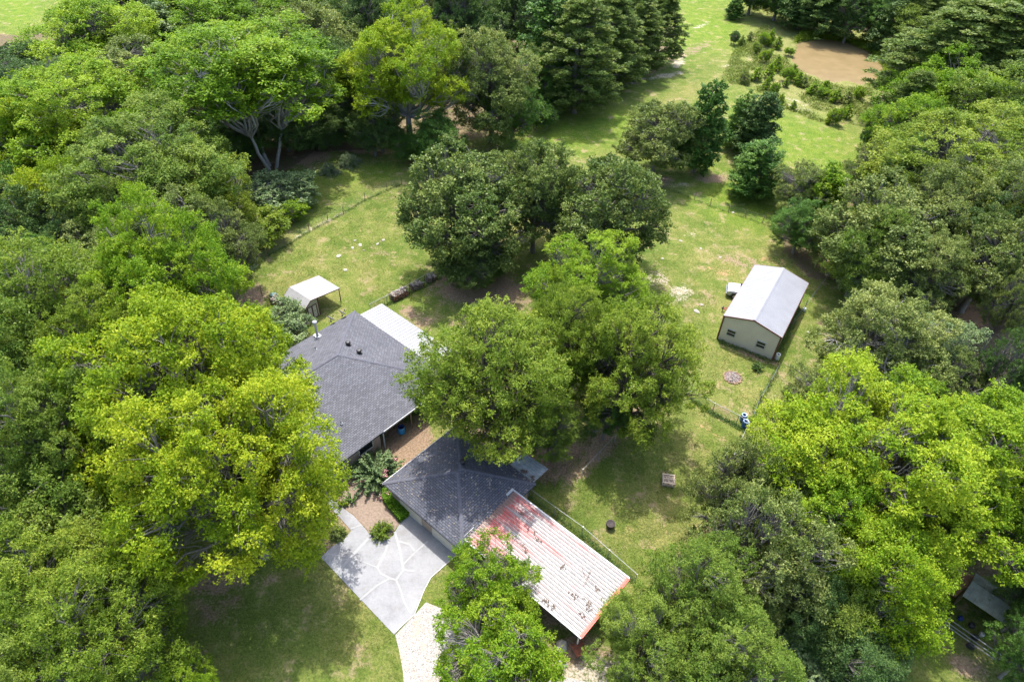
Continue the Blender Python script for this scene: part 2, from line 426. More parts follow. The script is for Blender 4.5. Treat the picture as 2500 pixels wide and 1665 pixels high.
def ell(u, v, ru, rv, ang=0.0, p=1.0):
    a = math.radians(ang); dx = PU-u; dy = PV-v
    X = (dx*math.cos(a)+dy*math.sin(a))/ru; Y = (-dx*math.sin(a)+dy*math.cos(a))/rv
    return np.clip(1.45-1.05*np.sqrt(X*X+Y*Y), 0, 1)*p*front
dirt = np.zeros_like(GX); sand = dirt.copy(); red = dirt.copy(); lush = dirt.copy(); wild = dirt.copy()
D_ = [(700, 345, 75, 45, 0, 1), (800, 335, 120, 22, 8, .9), (720, 300, 170, 30, 5, .9), (570, 690, 55, 45, -20, .9), (830, 1165, 100, 75, 35, .9), (925, 1020, 80, 70, -40, 1), (960, 1000, 40, 60, 0, 1),
      (1180, 1010, 150, 60, 20, 1), (1280, 1060, 90, 45, -30, 1), (1400, 1010, 140, 40, -42, .85), (1330, 1080, 70, 30, -40, .8), (1100, 665, 140, 50, 5, 1), (1180, 700, 60, 25, 0, .7),
      (960, 730, 60, 25, 25, .75), (1500, 415, 60, 18, 5, .95), (1640, 410, 60, 14, 0, .8), (1740, 815, 80, 16, 20, .9), (1800, 870, 60, 26, 20, .45),
      (470, 1330, 120, 50, 0, .8), (640, 1160, 90, 60, 0, .55), (1320, 1500, 90, 60, 0, .9), (1290, 1380, 110, 90, 35, .8), (1050, 1350, 50, 60, 20, .3), (2250, 790, 60, 50, 0, .8),
      (1700, 600, 120, 22, 15, .6), (1620, 690, 70, 30, 0, .5), (1660, 950, 60, 40, 0, .5), (1500, 640, 50, 40, 0, .55), (1700, 870, 60, 40, 0, .45), (870, 590, 60, 20, -20, .42), (930, 480, 40, 25, 0, .42), (1800, 700, 40, 20, 0, .45), (1850, 800, 30, 60, 20, .42), (500, 1400, 90, 60, 0, .6), (450, 1500, 70, 50, 0, .5), (620, 1440, 60, 30, 0, .42), (850, 1500, 40, 30, 0, .35), (1560, 130, 130, 16, -22, .62), (1470, 180, 110, 14, -25, .6), (1420, 170, 160, 10, -24, .55), (600, 1330, 70, 30, 0, .5),
      (1330, 230, 240, 14, -27, .6), (1950, 105, 130, 8, 14, .8), (2230, 1530, 80, 40, 30, .7), (250, 1200, 80, 60, 0, .7), (760, 1260, 40, 30, 0, .5), (1480, 1140, 60, 30, 0, .35),
      (1500, 1270, 60, 30, 60, .3), (1420, 1190, 50, 18, 40, .4), (1030, 740, 50, 26, 30, .5), (1130, 640, 90, 24, 0, .6), (860, 1170, 40, 60, -35, .6)]
for a in D_: dirt = np.maximum(dirt, ell(*a))
for a in [(1565, 675, 36, 26, 0, .72), (1440, 195, 60, 10, -25, .65), (1530, 175, 60, 8, -10, .65), (1610, 60, 30, 6, -20, .6), (1560, 145, 30, 14, -40, .65), (1700, 150, 60, 8, -5, .5), (1725, 120, 15, 30, 0, .45),
          (1560, 425, 40, 10, 0, .5), (740, 515, 110, 6, -27, .55), (1350, 1555, 140, 50, -5, .8), (1510, 640, 40, 30, 20, .5), (1590, 540, 40, 12, 0, .4), (1925, 210, 90, 8, 20, .4), (1840, 250, 50, 12, 20, .5),
          (1780, 905, 20, 18, 0, .4), (2150, 1460, 70, 60, 40, .45), (1690, 760, 16, 8, 60, 1.0), (1830, 235, 70, 10, 15, .5), (960, 1330, 30, 30, 0, .5)]: sand = np.maximum(sand, ell(*a))
for a in [(2235, 735, 45, 26, 10, 1), (2250, 700, 40, 16, 0, .8), (1780, 600, 60, 12, 10, .55), (1660, 625, 55, 14, 15, .55), (1440, 1205, 34, 14, 55, .5), (1640, 995, 80, 8, 30, .5), (1850, 130, 20, 10, 0, .4),
          (1720, 925, 40, 30, 0, .35), (1400, 1460, 40, 30, 0, .4)]: red = np.maximum(red, ell(*a))
for a in [(1480, 90, 320, 90, -25, .8), (1340, 300, 160, 50, -10, 1), (1850, 330, 180, 140, 40, .8), (1700, 460, 150, 60, 20, .9), (640, 470, 160, 60, -30, .6), (850, 400, 120, 30, -10, .6), (40, 20, 80, 60, 0, 1), (1640, 60, 150, 60, 10, .9), (1000, 660, 80, 40, -20, .5)]: lush = np.maximum(lush, ell(*a))
for a in [(1880, 205, 180, 70, 15, 1), (1780, 110, 80, 60, 50, .9), (2000, 80, 120, 14, 14, .8)]: wild = np.maximum(wild, ell(*a))
# forest floor (leaf litter) on the left, top and right of the clearing
def poly_mask(poly, soft=0.0):
    inside = np.zeros(PU.shape, bool); n = len(poly)
    for i in range(n):
        x1, y1 = poly[i]; x2, y2 = poly[(i+1) % n]
        if y1 == y2: continue
        c = ((PV > y1) != (PV > y2)) & (PU < (x2-x1)*(PV-y1)/(y2-y1)+x1); inside ^= c
    return inside & front
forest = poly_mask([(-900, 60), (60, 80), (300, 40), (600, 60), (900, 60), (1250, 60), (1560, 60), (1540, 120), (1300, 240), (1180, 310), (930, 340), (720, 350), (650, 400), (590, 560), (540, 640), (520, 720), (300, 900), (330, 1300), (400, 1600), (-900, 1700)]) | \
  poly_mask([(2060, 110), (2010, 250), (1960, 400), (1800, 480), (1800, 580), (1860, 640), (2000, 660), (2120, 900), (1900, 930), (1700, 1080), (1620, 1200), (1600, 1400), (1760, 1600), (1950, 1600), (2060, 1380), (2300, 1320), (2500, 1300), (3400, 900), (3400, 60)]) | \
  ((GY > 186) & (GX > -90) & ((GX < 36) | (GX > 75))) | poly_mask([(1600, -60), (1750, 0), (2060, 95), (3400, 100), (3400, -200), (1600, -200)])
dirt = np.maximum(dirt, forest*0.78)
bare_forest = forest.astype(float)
Z = (vnoise(GX, GY, 9, 1)-0.5)*0.16*np.clip((np.abs(GX)+GY)/60-0.9, 0, 1)
# the pond basin
pond_px = [(1830, 118), (1838, 98), (1880, 92), (1950, 100), (2005, 125), (2030, 155), (2020, 180), (1985, 195), (1950, 185), (1905, 188), (1870, 172), (1835, 160), (1822, 140)]
pond = poly_mask(pond_px)
PW = [P(u, v) for u, v in pond_px]
pc = sum(PW, Vector((0, 0, 0)))/len(PW)
Z = np.where(np.hypot(GX-pc.x, GY-pc.y) < 40, 0, Z)
Z = np.where(pond, -0.7, Z)
gv = np.stack([GX, GY, Z], -1).reshape(-1, 3)
me = bpy.data.meshes.new('ground')
ii, jj = np.meshgrid(np.arange(nx-1), np.arange(ny-1)); q = (jj*nx+ii)
F = np.stack([q, q+1, q+1+nx, q+nx], -1).reshape(-1, 4)
me.vertices.add(len(gv)); me.vertices.foreach_set('co', gv.astype(np.float32).ravel())
me.loops.add(F.size); me.loops.foreach_set('vertex_index', F.astype(np.int32).ravel())
me.polygons.add(len(F)); me.polygons.foreach_set('loop_start', np.arange(0, F.size, 4, dtype=np.int32))
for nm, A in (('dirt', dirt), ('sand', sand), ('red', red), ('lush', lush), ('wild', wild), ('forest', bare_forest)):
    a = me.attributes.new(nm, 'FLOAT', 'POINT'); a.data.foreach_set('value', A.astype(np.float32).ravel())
mt, nt, b = new_mat('pasture grass and soil')
o = tc(nt)
n1 = noise(nt, 0.10, 6, 0.68, o); n2 = noise(nt, 0.6, 7, 0.74, o); n3 = noise(nt, 5.0, 5, 0.75, o); n4 = noise(nt, 22.0, 3, 0.7, o)
g1 = ramp(nt, n1, [(0.38, (0.078, 0.125, 0.020)), (0.50, (0.14, 0.175, 0.038)), (0.62, (0.26, 0.23, 0.088))])
g2 = ramp(nt, n2, [(0.33, (0.062, 0.115, 0.018)), (0.5, (0.135, 0.18, 0.036)), (0.67, (0.31, 0.27, 0.11))])
gc = mixc(nt, 0.5, g1, g2)
lu = ramp(nt, n2, [(0.3, (0.075, 0.155, 0.014)), (0.52, (0.14, 0.215, 0.022)), (0.72, (0.24, 0.265, 0.05))])
gc = mixc(nt, math_n(nt, 'MULTIPLY', attr(nt, 'lush'), 0.9), gc, lu)
wl = ramp(nt, n2, [(0.3, (0.15, 0.18, 0.045)), (0.55, (0.22, 0.225, 0.08)), (0.8, (0.33, 0.28, 0.14))])
gc = mixc(nt, attr(nt, 'wild'), gc, wl)
# small scale texture of the turf
fine = ramp(nt, n3, [(0.32, (0.50, 0.56, 0.48)), (0.5, (1.0, 1.0, 1.0)), (0.68, (1.45, 1.35, 1.35))])
gc = mixc(nt, 1.0, gc, fine, 'MULTIPLY')
fine2 = ramp(nt, n4, [(0.3, (0.72, 0.75, 0.7)), (0.7, (1.22, 1.2, 1.15))]); gc = mixc(nt, 1.0, gc, fine2, 'MULTIPLY')
def edge(a, lo=0.40, hi=0.80, amp=1.5):
    s = math_n(nt, 'ADD', a, math_n(nt, 'MULTIPLY', math_n(nt, 'SUBTRACT', math_n(nt, 'ADD', math_n(nt, 'MULTIPLY', n2, 0.6), math_n(nt, 'MULTIPLY', n3, 0.4)), 0.51), amp*2))
    mr = nt.nodes.new('ShaderNodeMapRange'); nt.links.new(s, mr.inputs[0]); mr.inputs[1].default_value = lo; mr.inputs[2].default_value = hi
    mr.interpolation_type = 'SMOOTHSTEP'
    return mr.outputs[0]
dc = ramp(nt, n3, [(0.25, (0.13, 0.085, 0.055)), (0.5, (0.27, 0.19, 0.125)), (0.75, (0.45, 0.34, 0.24))])
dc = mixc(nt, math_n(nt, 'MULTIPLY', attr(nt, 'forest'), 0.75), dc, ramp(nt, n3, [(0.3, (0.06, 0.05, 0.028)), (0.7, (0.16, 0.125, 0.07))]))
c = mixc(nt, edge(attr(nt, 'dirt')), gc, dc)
# scattered bare spots everywhere
spots = noise(nt, 0.42, 6, 0.75, o)
sp = ramp(nt, spots, [(0.545, (0, 0, 0)), (0.66, (1, 1, 1))])
c = mixc(nt, math_n(nt, 'MULTIPLY', sp, 0.75), c, (0.36, 0.27, 0.16))
c = mixc(nt, edge(attr(nt, 'red')), c, ramp(nt, n3, [(0.3, (0.36, 0.17, 0.085)), (0.7, (0.58, 0.36, 0.21))]))
c = mixc(nt, edge(attr(nt, 'sand')), c, ramp(nt, n3, [(0.3, (0.34, 0.27, 0.19)), (0.7, (0.60, 0.53, 0.43))]))
nt.links.new(c, b.inputs['Base Color']); b.inputs['Roughness'].default_value = 0.95; b.inputs['Specular IOR Level'].default_value = 0.15
hh = math_n(nt, 'ADD', n3, math_n(nt, 'MULTIPLY', n4, 0.5)); bump(nt, b, hh, 0.9, 0.16)
me.materials.append(mt); me.update()
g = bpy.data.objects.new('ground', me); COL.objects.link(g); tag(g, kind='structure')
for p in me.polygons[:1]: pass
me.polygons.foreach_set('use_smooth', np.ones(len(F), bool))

def sheet(name, pts, z, mat, kind='structure', parent=None, sub=0):
    mb = MB(); top = [Vector((p.x, p.y, z)) for p in pts]
    area = sum(top[i].x*top[(i+1) % len(top)].y-top[(i+1) % len(top)].x*top[i].y for i in range(len(top)))
    if area < 0: top.reverse()
    n = len(top); mb.v = [tuple(p) for p in top]+[(p.x, p.y, z-0.12) for p in top]
    mb.f.append(tuple(range(n)))
    for i in range(n): mb.f.append((i, i+n, (i+1) % n+n, (i+1) % n))
    o = mb.build(name, mat, parent)
    if kind: o['kind'] = kind
    return o
# water
mt, nt, b = new_mat('muddy water'); b.inputs['Specular IOR Level'].default_value = 0.2
wn = noise(nt, 0.35, 4, 0.6, tc(nt))
nt.links.new(ramp(nt, wn, [(0.35, (0.19, 0.14, 0.066)), (0.7, (0.24, 0.178, 0.088))]), b.inputs['Base Color'])
b.inputs['Roughness'].default_value = 0.3; bump(nt, b, noise(nt, 2.5, 3, 0.5, tc(nt)), 0.05, 0.05)
WM = mt
rw = [pc+(p-pc)*1.12 for p in PW]
fine_pts = []
for i in range(len(rw)):
    a, b_, c_, d_ = rw[i-1], rw[i], rw[(i+1) % len(rw)], rw[(i+2) % len(rw)]
    for k in range(4):
        t = k/4; q = 0.5*((2*b_)+(c_-a)*t+(2*a-5*b_+4*c_-d_)*t*t+(3*b_-a-3*c_+d_)*t**3); fine_pts.append(q)
mb = MB(); mb.face([(p.x, p.y, -0.08) for p in fine_pts]); ow = mb.build('pond_water', WM); tag(ow, kind='structure')

# driveway of poured concrete
mt, nt, b = new_mat('driveway concrete'); o = tc(nt)
n1 = noise(nt, 0.55, 6, 0.65, o); n2 = noise(nt, 7, 5, 0.7, o)
c = ramp(nt, n1, [(0.3, (0.20, 0.20, 0.205)), (0.5, (0.255, 0.257, 0.265)), (0.7, (0.29, 0.29, 0.295))])
c = mixc(nt, 1.0, c, ramp(nt, n2, [(0.3, (0.86, 0.86, 0.86)), (0.7, (1.1, 1.1, 1.1))]), 'MULTIPLY')
st = ramp(nt, noise(nt, 0.9, 6, 0.65, o), [(0.54, (0, 0, 0)), (0.72, (1, 1, 1))])
c = mixc(nt, math_n(nt, 'MULTIPLY', st, 0.45), c, (0.19, 0.165, 0.145))
nt.links.new(c, b.inputs['Base Color']); b.inputs['Roughness'].default_value = 0.85; bump(nt, b, n2, 0.2, 0.01)
CONC = mt
drive = [(784, 1361), (811, 1334), (840, 1318), (858, 1296), (836, 1271), (811, 1244), (791, 1218), (770, 1195), (790, 1180), (812, 1207), (833, 1237), (863, 1259), (884, 1282), (905, 1307), (922, 1320), (945, 1318), (960, 1308), (968, 1292),
         (976, 1279), (1014, 1248), (1040, 1262), (1122, 1350), (1050, 1412), (1035, 1440), (1010, 1500), (962, 1549)]
drv = sheet('driveway', [S(u, v) for u, v in drive], 0.05, CONC)
CRACK = simple('pale crack filler', (0.30, 0.30, 0.30), 0.8, var=0.1, scale=4)
mb = MB()
def strip(mb, pts, wd, z):
    pts = [Vector((p.x, p.y, z)) for p in pts]
    for i, (a, b_) in enumerate(zip(pts[:-1], pts[1:])):
        d = (b_-a).normalized(); s = Vector((-d.y, d.x, 0))*wd/2; e = d*wd*0.25; h = Vector((0, 0, .0008*(len(mb.f) % 40)))
        mb.face([a-s-e+h, b_-s+e+h, b_+s+e+h, a+s-e+h])
cr = [([(905, 1309), (878, 1337), (856, 1361), (832, 1390)], .36), ([(796, 1352), (830, 1357), (856, 1361), (890, 1373), (921, 1385)], .16), ([(950, 1318), (942, 1345), (930, 1370), (921, 1385)], .34),
      ([(964, 1300), (976, 1340), (983, 1378), (985, 1392)], .34), ([(985, 1378), (1010, 1352), (1044, 1322)], .22), ([(921, 1385), (930, 1400), (952, 1412), (967, 1416), (985, 1392), (1010, 1395)], .26),
      ([(967, 1416), (978, 1440), (987, 1470), (1003, 1497)], .24), ([(952, 1412), (920, 1430), (880, 1464)], .26), ([(976, 1322), (1000, 1330), (1012, 1345)], .3), ([(858, 1291), (880, 1283)], .22)]
for i, (pl, wd) in enumerate(cr): strip(mb, [S(u, v) for u, v in pl], wd*.62, 0.0545)
mb.build('crack_filler', CRACK, drv)
mb = MB(); strip(mb, [S(*p) for p in [(963, 1544), (1012, 1500), (1036, 1440), (1052, 1410), (1118, 1352)]], 0.05, 0.062)
mb.build('edge_strip', simple('concrete edge', (0.55, 0.54, 0.52)), drv)
# gravel drive
mt, nt, b = new_mat('white gravel'); o = tc(nt)
vo = nt.nodes.new('ShaderNodeTexVoronoi'); vo.inputs['Scale'].default_value = 17; nt.links.new(o, vo.inputs[0])
c = ramp(nt, vo.outputs['Color'], [(0.1, (0.16, 0.14, 0.125)), (0.35, (0.31, 0.29, 0.27)), (0.8, (0.40, 0.385, 0.36))])
c = mixc(nt, ramp(nt, noise(nt, 1.2, 5, 0.7, o), [(0.5, (0, 0, 0)), (0.68, (0.7, 0.7, 0.7))]), c, (0.42, 0.33, 0.24))
nt.links.new(c, b.inputs['Base Color']); b.inputs['Roughness'].default_value = 0.95; bump(nt, b, vo.outputs['Distance'], 0.8, 0.04)
gp = [(965, 1550), (1010, 1503), (1040, 1470), (1070, 1482), (1120, 1500), (1180, 1545), (1260, 1600), (1330, 1640), (1500, 1680), (1700, 1760), (1000, 1800), (988, 1700), (984, 1640), (975, 1590)]
sheet('gravel_drive', [S(u, v) for u, v in gp], 0.022, mt)
# planting bed of bare soil between walkway and garage
BED = simple('bare bed soil', (0.22, 0.165, 0.125), 0.95, var=0.3, scale=5, bmp=0.5)
bed = [(884, 1279), (863, 1256), (833, 1234), (812, 1203), (800, 1188), (860, 1150), (905, 1150), (935, 1182), (935, 1215), (975, 1278), (966, 1290), (950, 1312), (922, 1316), (905, 1303)]
sheet('planting_bed', [S(u, v) for u, v in bed], 0.016, BED)

# ------------------------------------------------------------------ house and garage
E1 = Vector((math.cos(math.radians(-39.8)), math.sin(math.radians(-39.8)), 0)); E2 = Vector((-E1.y, E1.x, 0))
def E(s, t, z): return E1*s+E2*t+Vector((0, 0, z))
def st(p): return (p.dot(E1), p.dot(E2))
def shingle_mat(name, base, var=0.36):
    mt, nt, b = new_mat(name); uv = tc(nt, 'UV')
    br = nt.nodes.new('ShaderNodeTexBrick'); nt.links.new(uv, br.inputs[0])
    lo = tuple(c*(1-var*0.55) for c in base); hi = tuple(c*(1+var*0.75) for c in base)
    br.inputs['Color1'].default_value = (*lo, 1); br.inputs['Color2'].default_value = (*hi, 1); br.inputs['Mortar'].default_value = (base[0]*.28, base[1]*.28, base[2]*.3, 1)
    br.inputs['Scale'].default_value = 1.0; br.inputs['Mortar Size'].default_value = 0.022; br.inputs['Mortar Smooth'].default_value = 0.3
    br.inputs['Brick Width'].default_value = 0.36; br.inputs['Row Height'].default_value = 0.19; br.offset = 0.5
    o = tc(nt); n = noise(nt, 0.5, 5, 0.65, o); n2 = noise(nt, 12, 3, 0.7, o)
    c = mixc(nt, 1.0, br.outputs[0], ramp(nt, n, [(0.3, (0.85, 0.85, 0.87)), (0.7, (1.14, 1.12, 1.1))]), 'MULTIPLY')
    c = mixc(nt, 1.0, c, ramp(nt, n2, [(0.3, (0.8, 0.8, 0.8)), (0.7, (1.2, 1.2, 1.2))]), 'MULTIPLY')
    nt.links.new(c, b.inputs['Base Color']); b.inputs['Roughness'].default_value = 0.82
    bump(nt, b, br.outputs['Fac'], 0.35, -0.02)
    return mt
SH = shingle_mat('slate grey shingles', (0.098, 0.102, 0.120))
SH2 = shingle_mat('dark grey shingles', (0.075, 0.08, 0.10))
SH3 = simple('ridge cap shingles', (0.088, 0.09, 0.112), 0.85, var=0.3, scale=6)
BRICK, nt, b = new_mat('tan brick')
br = nt.nodes.new('ShaderNodeTexBrick'); nt.links.new(tc(nt, 'UV'), br.inputs[0]); br.inputs['Scale'].default_value = 1
br.inputs['Color1'].default_value = (0.36, 0.25, 0.18, 1); br.inputs['Color2'].default_value = (0.25, 0.165, 0.12, 1); br.inputs['Mortar'].default_value = (0.45, 0.4, 0.34, 1)
br.inputs['Brick Width'].default_value = 0.22; br.inputs['Row Height'].default_value = 0.085; br.inputs['Mortar Size'].default_value = 0.01
nt.links.new(br.outputs[0], b.inputs['Base Color']); b.inputs['Roughness'].default_value = 0.9
TRIM = simple('cream trim', (0.62, 0.58, 0.50), 0.6, var=0.08)
DTRIM = simple('dark fascia', (0.055, 0.05, 0.055), 0.6, var=0.1)
WOODB = simple('brown weathered wood', (0.19, 0.13, 0.09), 0.85, var=0.35, scale=5, bmp=0.3)
GLASS, nt, b = new_mat('dark window glass'); b.inputs['Base Color'].default_value = (0.02, 0.022, 0.026, 1); b.inputs['Roughness'].default_value = 0.12
WHITE = simple('white painted metal', (0.40, 0.41, 0.42), 0.45, var=0.05)
GALV = simple('galvanised steel', (0.45, 0.47, 0.49), 0.4, 0.6, var=0.15, scale=4)
BLACKM = simple('black metal', (0.02, 0.02, 0.022), 0.45, var=0.2)

def ridge_strip(mb, a, b_, wd=0.28, lift=0.012):
    """folded ridge cap lying over a ridge or hip line"""
    a, b_ = Vector(a), Vector(b_); d = (b_-a).normalized(); s = d.cross(Vector((0, 0, 1))).normalized()*wd/2
    dz = Vector((0, 0, -wd*0.5*0.30)); up = Vector((0, 0, lift+0.03))
    mb.face([a-s+dz+up, b_-s+dz+up, b_+up, a+up]); mb.face([a+up, b_+up, b_+s+dz+up, a+s+dz+up])
    mb.face([a-s+dz-up, a-s+dz+up, a+up, a+s+dz+up, a+s+dz-up])
def hip_roof(parent, s0, s1, t0, t1, ze, ridge_a, ridge_b, mat, thick=0.16):
    """eave rectangle s0..s1 x t0..t1, ridge between two (s, t, z) points (a at low t, b at high t)"""
    A, B = E(*ridge_a), E(*ridge_b)
    c00, c10, c11, c01 = E(s0, t0, ze), E(s1, t0, ze), E(s1, t1, ze), E(s0, t1, ze)
    mb = MB()
    mb.face([c10, c11, B, A], E2); mb.face([c01, c00, A, B], -E2)
    mb.face([c00, c10, A], E1); mb.face([c11, c01, B], -E1)
    dn = Vector((0, 0, thick))
    for p, q in ((c00, c10), (c10, c11), (c11, c01), (c01, c00)): mb.face([p-dn, q-dn, q, p])
    mb.face([c01-dn, c11-dn, c10-dn, c00-dn])
    roof = mb.build('roof', mat, parent)
    rb = MB()
    for p, q in ((A, B), (c10, A), (c00, A), (c11, B), (c01, B)):
        if (p-q).length > 0.3: ridge_strip(rb, p, q)
    rb.build('ridge_cap', SH3, roof)
    return roof
def wall_ring(parent, pts, z0, z1, mat, th=0.15, name='wall', skip=()):
    mb = MB(); n = len(pts)
    for i in range(n):
        if i in skip: continue
        a, b_ = pts[i], pts[(i+1) % n]; d = (b_-a).normalized(); o_ = Vector((d.y, -d.x, 0))*-th
        A0, B0 = Vector((a.x, a.y, z0)), Vector((b_.x, b_.y, z0)); up = Vector((0, 0, z1-z0))
        mb.face([A0, B0, B0+up, A0+up], d); mb.face([B0+o_, A0+o_, A0+o_+up, B0+o_+up], -d)
    return mb.build(name, mat, parent)
def window(parent, c, along, w_, h_, out, name='window', bars=1, frame=TRIM):
    """framed window standing proud of a wall; out = outward unit vector"""
    M = Matrix((along, out, Vector((0, 0, 1)))).transposed(); mb = MB(); f = 0.07
    for dx, dz, a, b_ in ((0, h_/2+f/2, w_+2*f, f), (0, -h_/2-f/2, w_+2*f, f), (-w_/2-f/2, 0, f, h_), (w_/2+f/2, 0, f, h_)):
        mb.box(c+along*dx+Vector((0, 0, dz))+out*0.03, (a, 0.10, b_), M=M)
    for k in range(bars): mb.box(c+out*0.04, (w_, 0.05, 0.05), M=M)
    wn_ = mb.build(name, frame, parent)
    g = MB(); g.box(c+out*0.02, (w_, 0.03, h_), M=M); g.build('pane', GLASS, wn_)
    return wn_

ZE = 2.6
h_s0, h_s1, h_t0, h_t1 = -49.25, -33.75, 10.5, 31.75
house = empty('house', (0, 0, 0), 0, 'long single storey brick house with a hipped slate grey shingle roof and white awning', 'house')
rs = -42.4; rt = 24.6; rz_ = 5.35
hip_roof(house, h_s0, h_s1, h_t0, h_t1, ZE, (rs, 17.8, rz_), (rs, rt, rz_), SH)
ws0, ws1, wt0, wt1 = h_s0+.55, h_s1-.55, h_t0+.55, h_t1-.55
wall_ring(house, [E(ws0, wt0, 0), E(ws1, wt0, 0), E(ws1, 22.6, 0), E(ws1-1.6, 22.6, 0), E(ws1-1.6, wt1, 0), E(ws0, wt1, 0)], 0, ZE-0.17, BRICK)
mb = MB(); mb.bar(E(h_s1+.02, 22.7, ZE-.08), E(h_s1+.02, h_t1, ZE-.08), .06, .18); mb.build('gutter', WHITE, house)
mb = MB(); mb.bar(E(h_s1-.1, 22.7, 0), E(h_s1-.1, 22.7, ZE-.17), .1); mb.build('downspout', WHITE, house)
mb = MB(); mb.bar(E(h_s1-.25, 26.2, 0), E(h_s1-.25, 26.2, ZE-.17), .12); mb.build('porch_post', WOODB, house)
for t in (20.9, 17.5):
    window(house, E(ws1, t, 1.55), E2, 1.5, 1.1, E1, bars=0)
# stovepipe, vents, dishes, standing on the roof planes
def roof_z(p, s0=h_s0, s1=h_s1, t0=h_t0, t1=h_t1, ra=(rs, 17.8), rb=(rs, rt), ze=ZE, zr=rz_):
    s, t = st(p)
    return ze+(zr-ze)*max(0, min((s-s0)/(ra[0]-s0), (s1-s)/(s1-ra[0]), (t1-t)/(t1-rb[1]), (t-t0)/(ra[1]-t0)))
def on_roof(u, v, fn=None, z0=3.4):
    z = z0
    for _ in range(12): z = 0.5*z+0.5*(fn or roof_z)(S(u, v, z))
    p = S(u, v, z); return p
fp = on_roof(775.5, 821)
mb = MB(); mb.lathe([(0.0, 2.06), (.23, 2.02), (.25, 1.86), (.23, 1.84), (.0, 1.84)], fp, 16)
pipe = MB(); pipe.lathe([(.13, -0.25), (.13, 1.86)], fp, 16); sp_ = pipe.build('stovepipe', GALV, house, True); mb.build('cap', WHITE, sp_, True)
mb = MB(); mb.box(fp+Vector((0, 0, .10)), (.75, .55, .05), rz=-.7, ); mb.lathe([(.24, .02), (.15, .22)], fp, 16); mb.build('flashing', GALV, sp_)
for u, v in ((850.5, 842), (877.5, 862)):
    q = on_roof(u, v); mb = MB(); mb.lathe([(.15, -.1), (.15, .16), (.24, .20), (.27, .36), (.18, .46), (.0, .48)], q, 14); mb.box(q+Vector((0, 0, .02)), (.5, .5, .04), rz=-.7); mb.build('turbine_vent', BLACKM, house)
for u, v in ((770.5, 853), (833, 1034.5), (985, 943)):
    q = on_roof(u, v); mb = MB(); mb.lathe([(.05, -.1), (.05, .32), (.0, .33)], q, 10); pv = mb.build('vent_pipe', BLACKM, house)
    mb = MB(); mb.lathe([(.17, .0), (.08, .09), (.06, .12)], q+Vector((0, 0, .03)), 10); mb.build('boot', GALV, pv)
# white ribbed patio awning along the far eave
RIBW = simple('white ribbed metal', (0.29, 0.295, 0.305), 0.4, var=0.07, scale=1.2)
SHADE_LINE = simple('painted shadow lines along the ribs', (0.10, 0.10, 0.105), 0.8, var=0.3)  # dark colour that paints in the shadow lines beside the roof ribs
def corrugated(parent, name, c0, c1, c2, c3, n, mat, rib=0.035, wd=0.3, thick=0.03, shade_line=0.0):
    """roof panel c0..c3; ribs run from edge c0-c1 to edge c3-c2, n of them"""
    mb = MB(); nrm = (c1-c0).cross(c3-c0).normalized()
    if nrm.z < 0: nrm = -nrm
    prof = []
    for i in range(n):
        for f, hgt in ((0.0, 0), (1-wd, 0), (1-wd*0.75, 1), (1-wd*0.25, 1)): prof.append(((i+f)/n, hgt))
    prof.append((1.0, 0))
    for (f0, h0), (f1, h1) in zip(prof[:-1], prof[1:]):
        a = c0.lerp(c1, f0)+nrm*rib*h0; b_ = c0.lerp(c1, f1)+nrm*rib*h1; c = c3.lerp(c2, f1)+nrm*rib*h1; d = c3.lerp(c2, f0)+nrm*rib*h0
        mb.face([a, b_, c, d], (c3-c0).normalized())
    o = mb.build(name, mat, parent)
    if shade_line:
        sm = MB()  # thin dark strips added along each rib as its painted shadow
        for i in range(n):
            f = (i+1-wd*.9)/n; a = c0.lerp(c1, f)+nrm*.012; b_ = c3.lerp(c2, f)+nrm*.012; sm.bar(a, b_, shade_line, .02)
        sm.build('rib_shadow_strips', SHADE_LINE, o)['kind'] = 'stuff'
    sl = MB(); dn = nrm*-thick
    e = nrm*-0.004
    sl.hexa([c0+dn, c1+dn, c2+dn, c3+dn], [c0+e, c1+e, c2+e, c3+e]); sl.build('panel_edge', mat, o)
    return o
aw = [S(880.6, 767.5, 2.5), S(929.4, 740, 2.25), S(1052, 821, 2.25), S(1028, 871, 2.5)]
s_a = [st(p) for p in aw]
t_in = h_t1+.02; t_out = s_a[1][1]; sa0 = s_a[0][0]; sa1 = sa0+11.5
corrugated(house, 'awning', E(sa0, t_in, 2.52), E(sa1, t_in, 2.52), E(sa1, t_out, 2.28), E(sa0, t_out, 2.28), 26, RIBW, rib=.05, wd=.4, shade_line=.07)
for s in (sa0+.15, sa0+3.8, sa0+7.6, sa1-.15): mb = MB(); mb.bar(E(s, t_out-.12, 0), E(s, t_out-.12, 2.2), .1); mb.build('awning_post', WHITE, house)

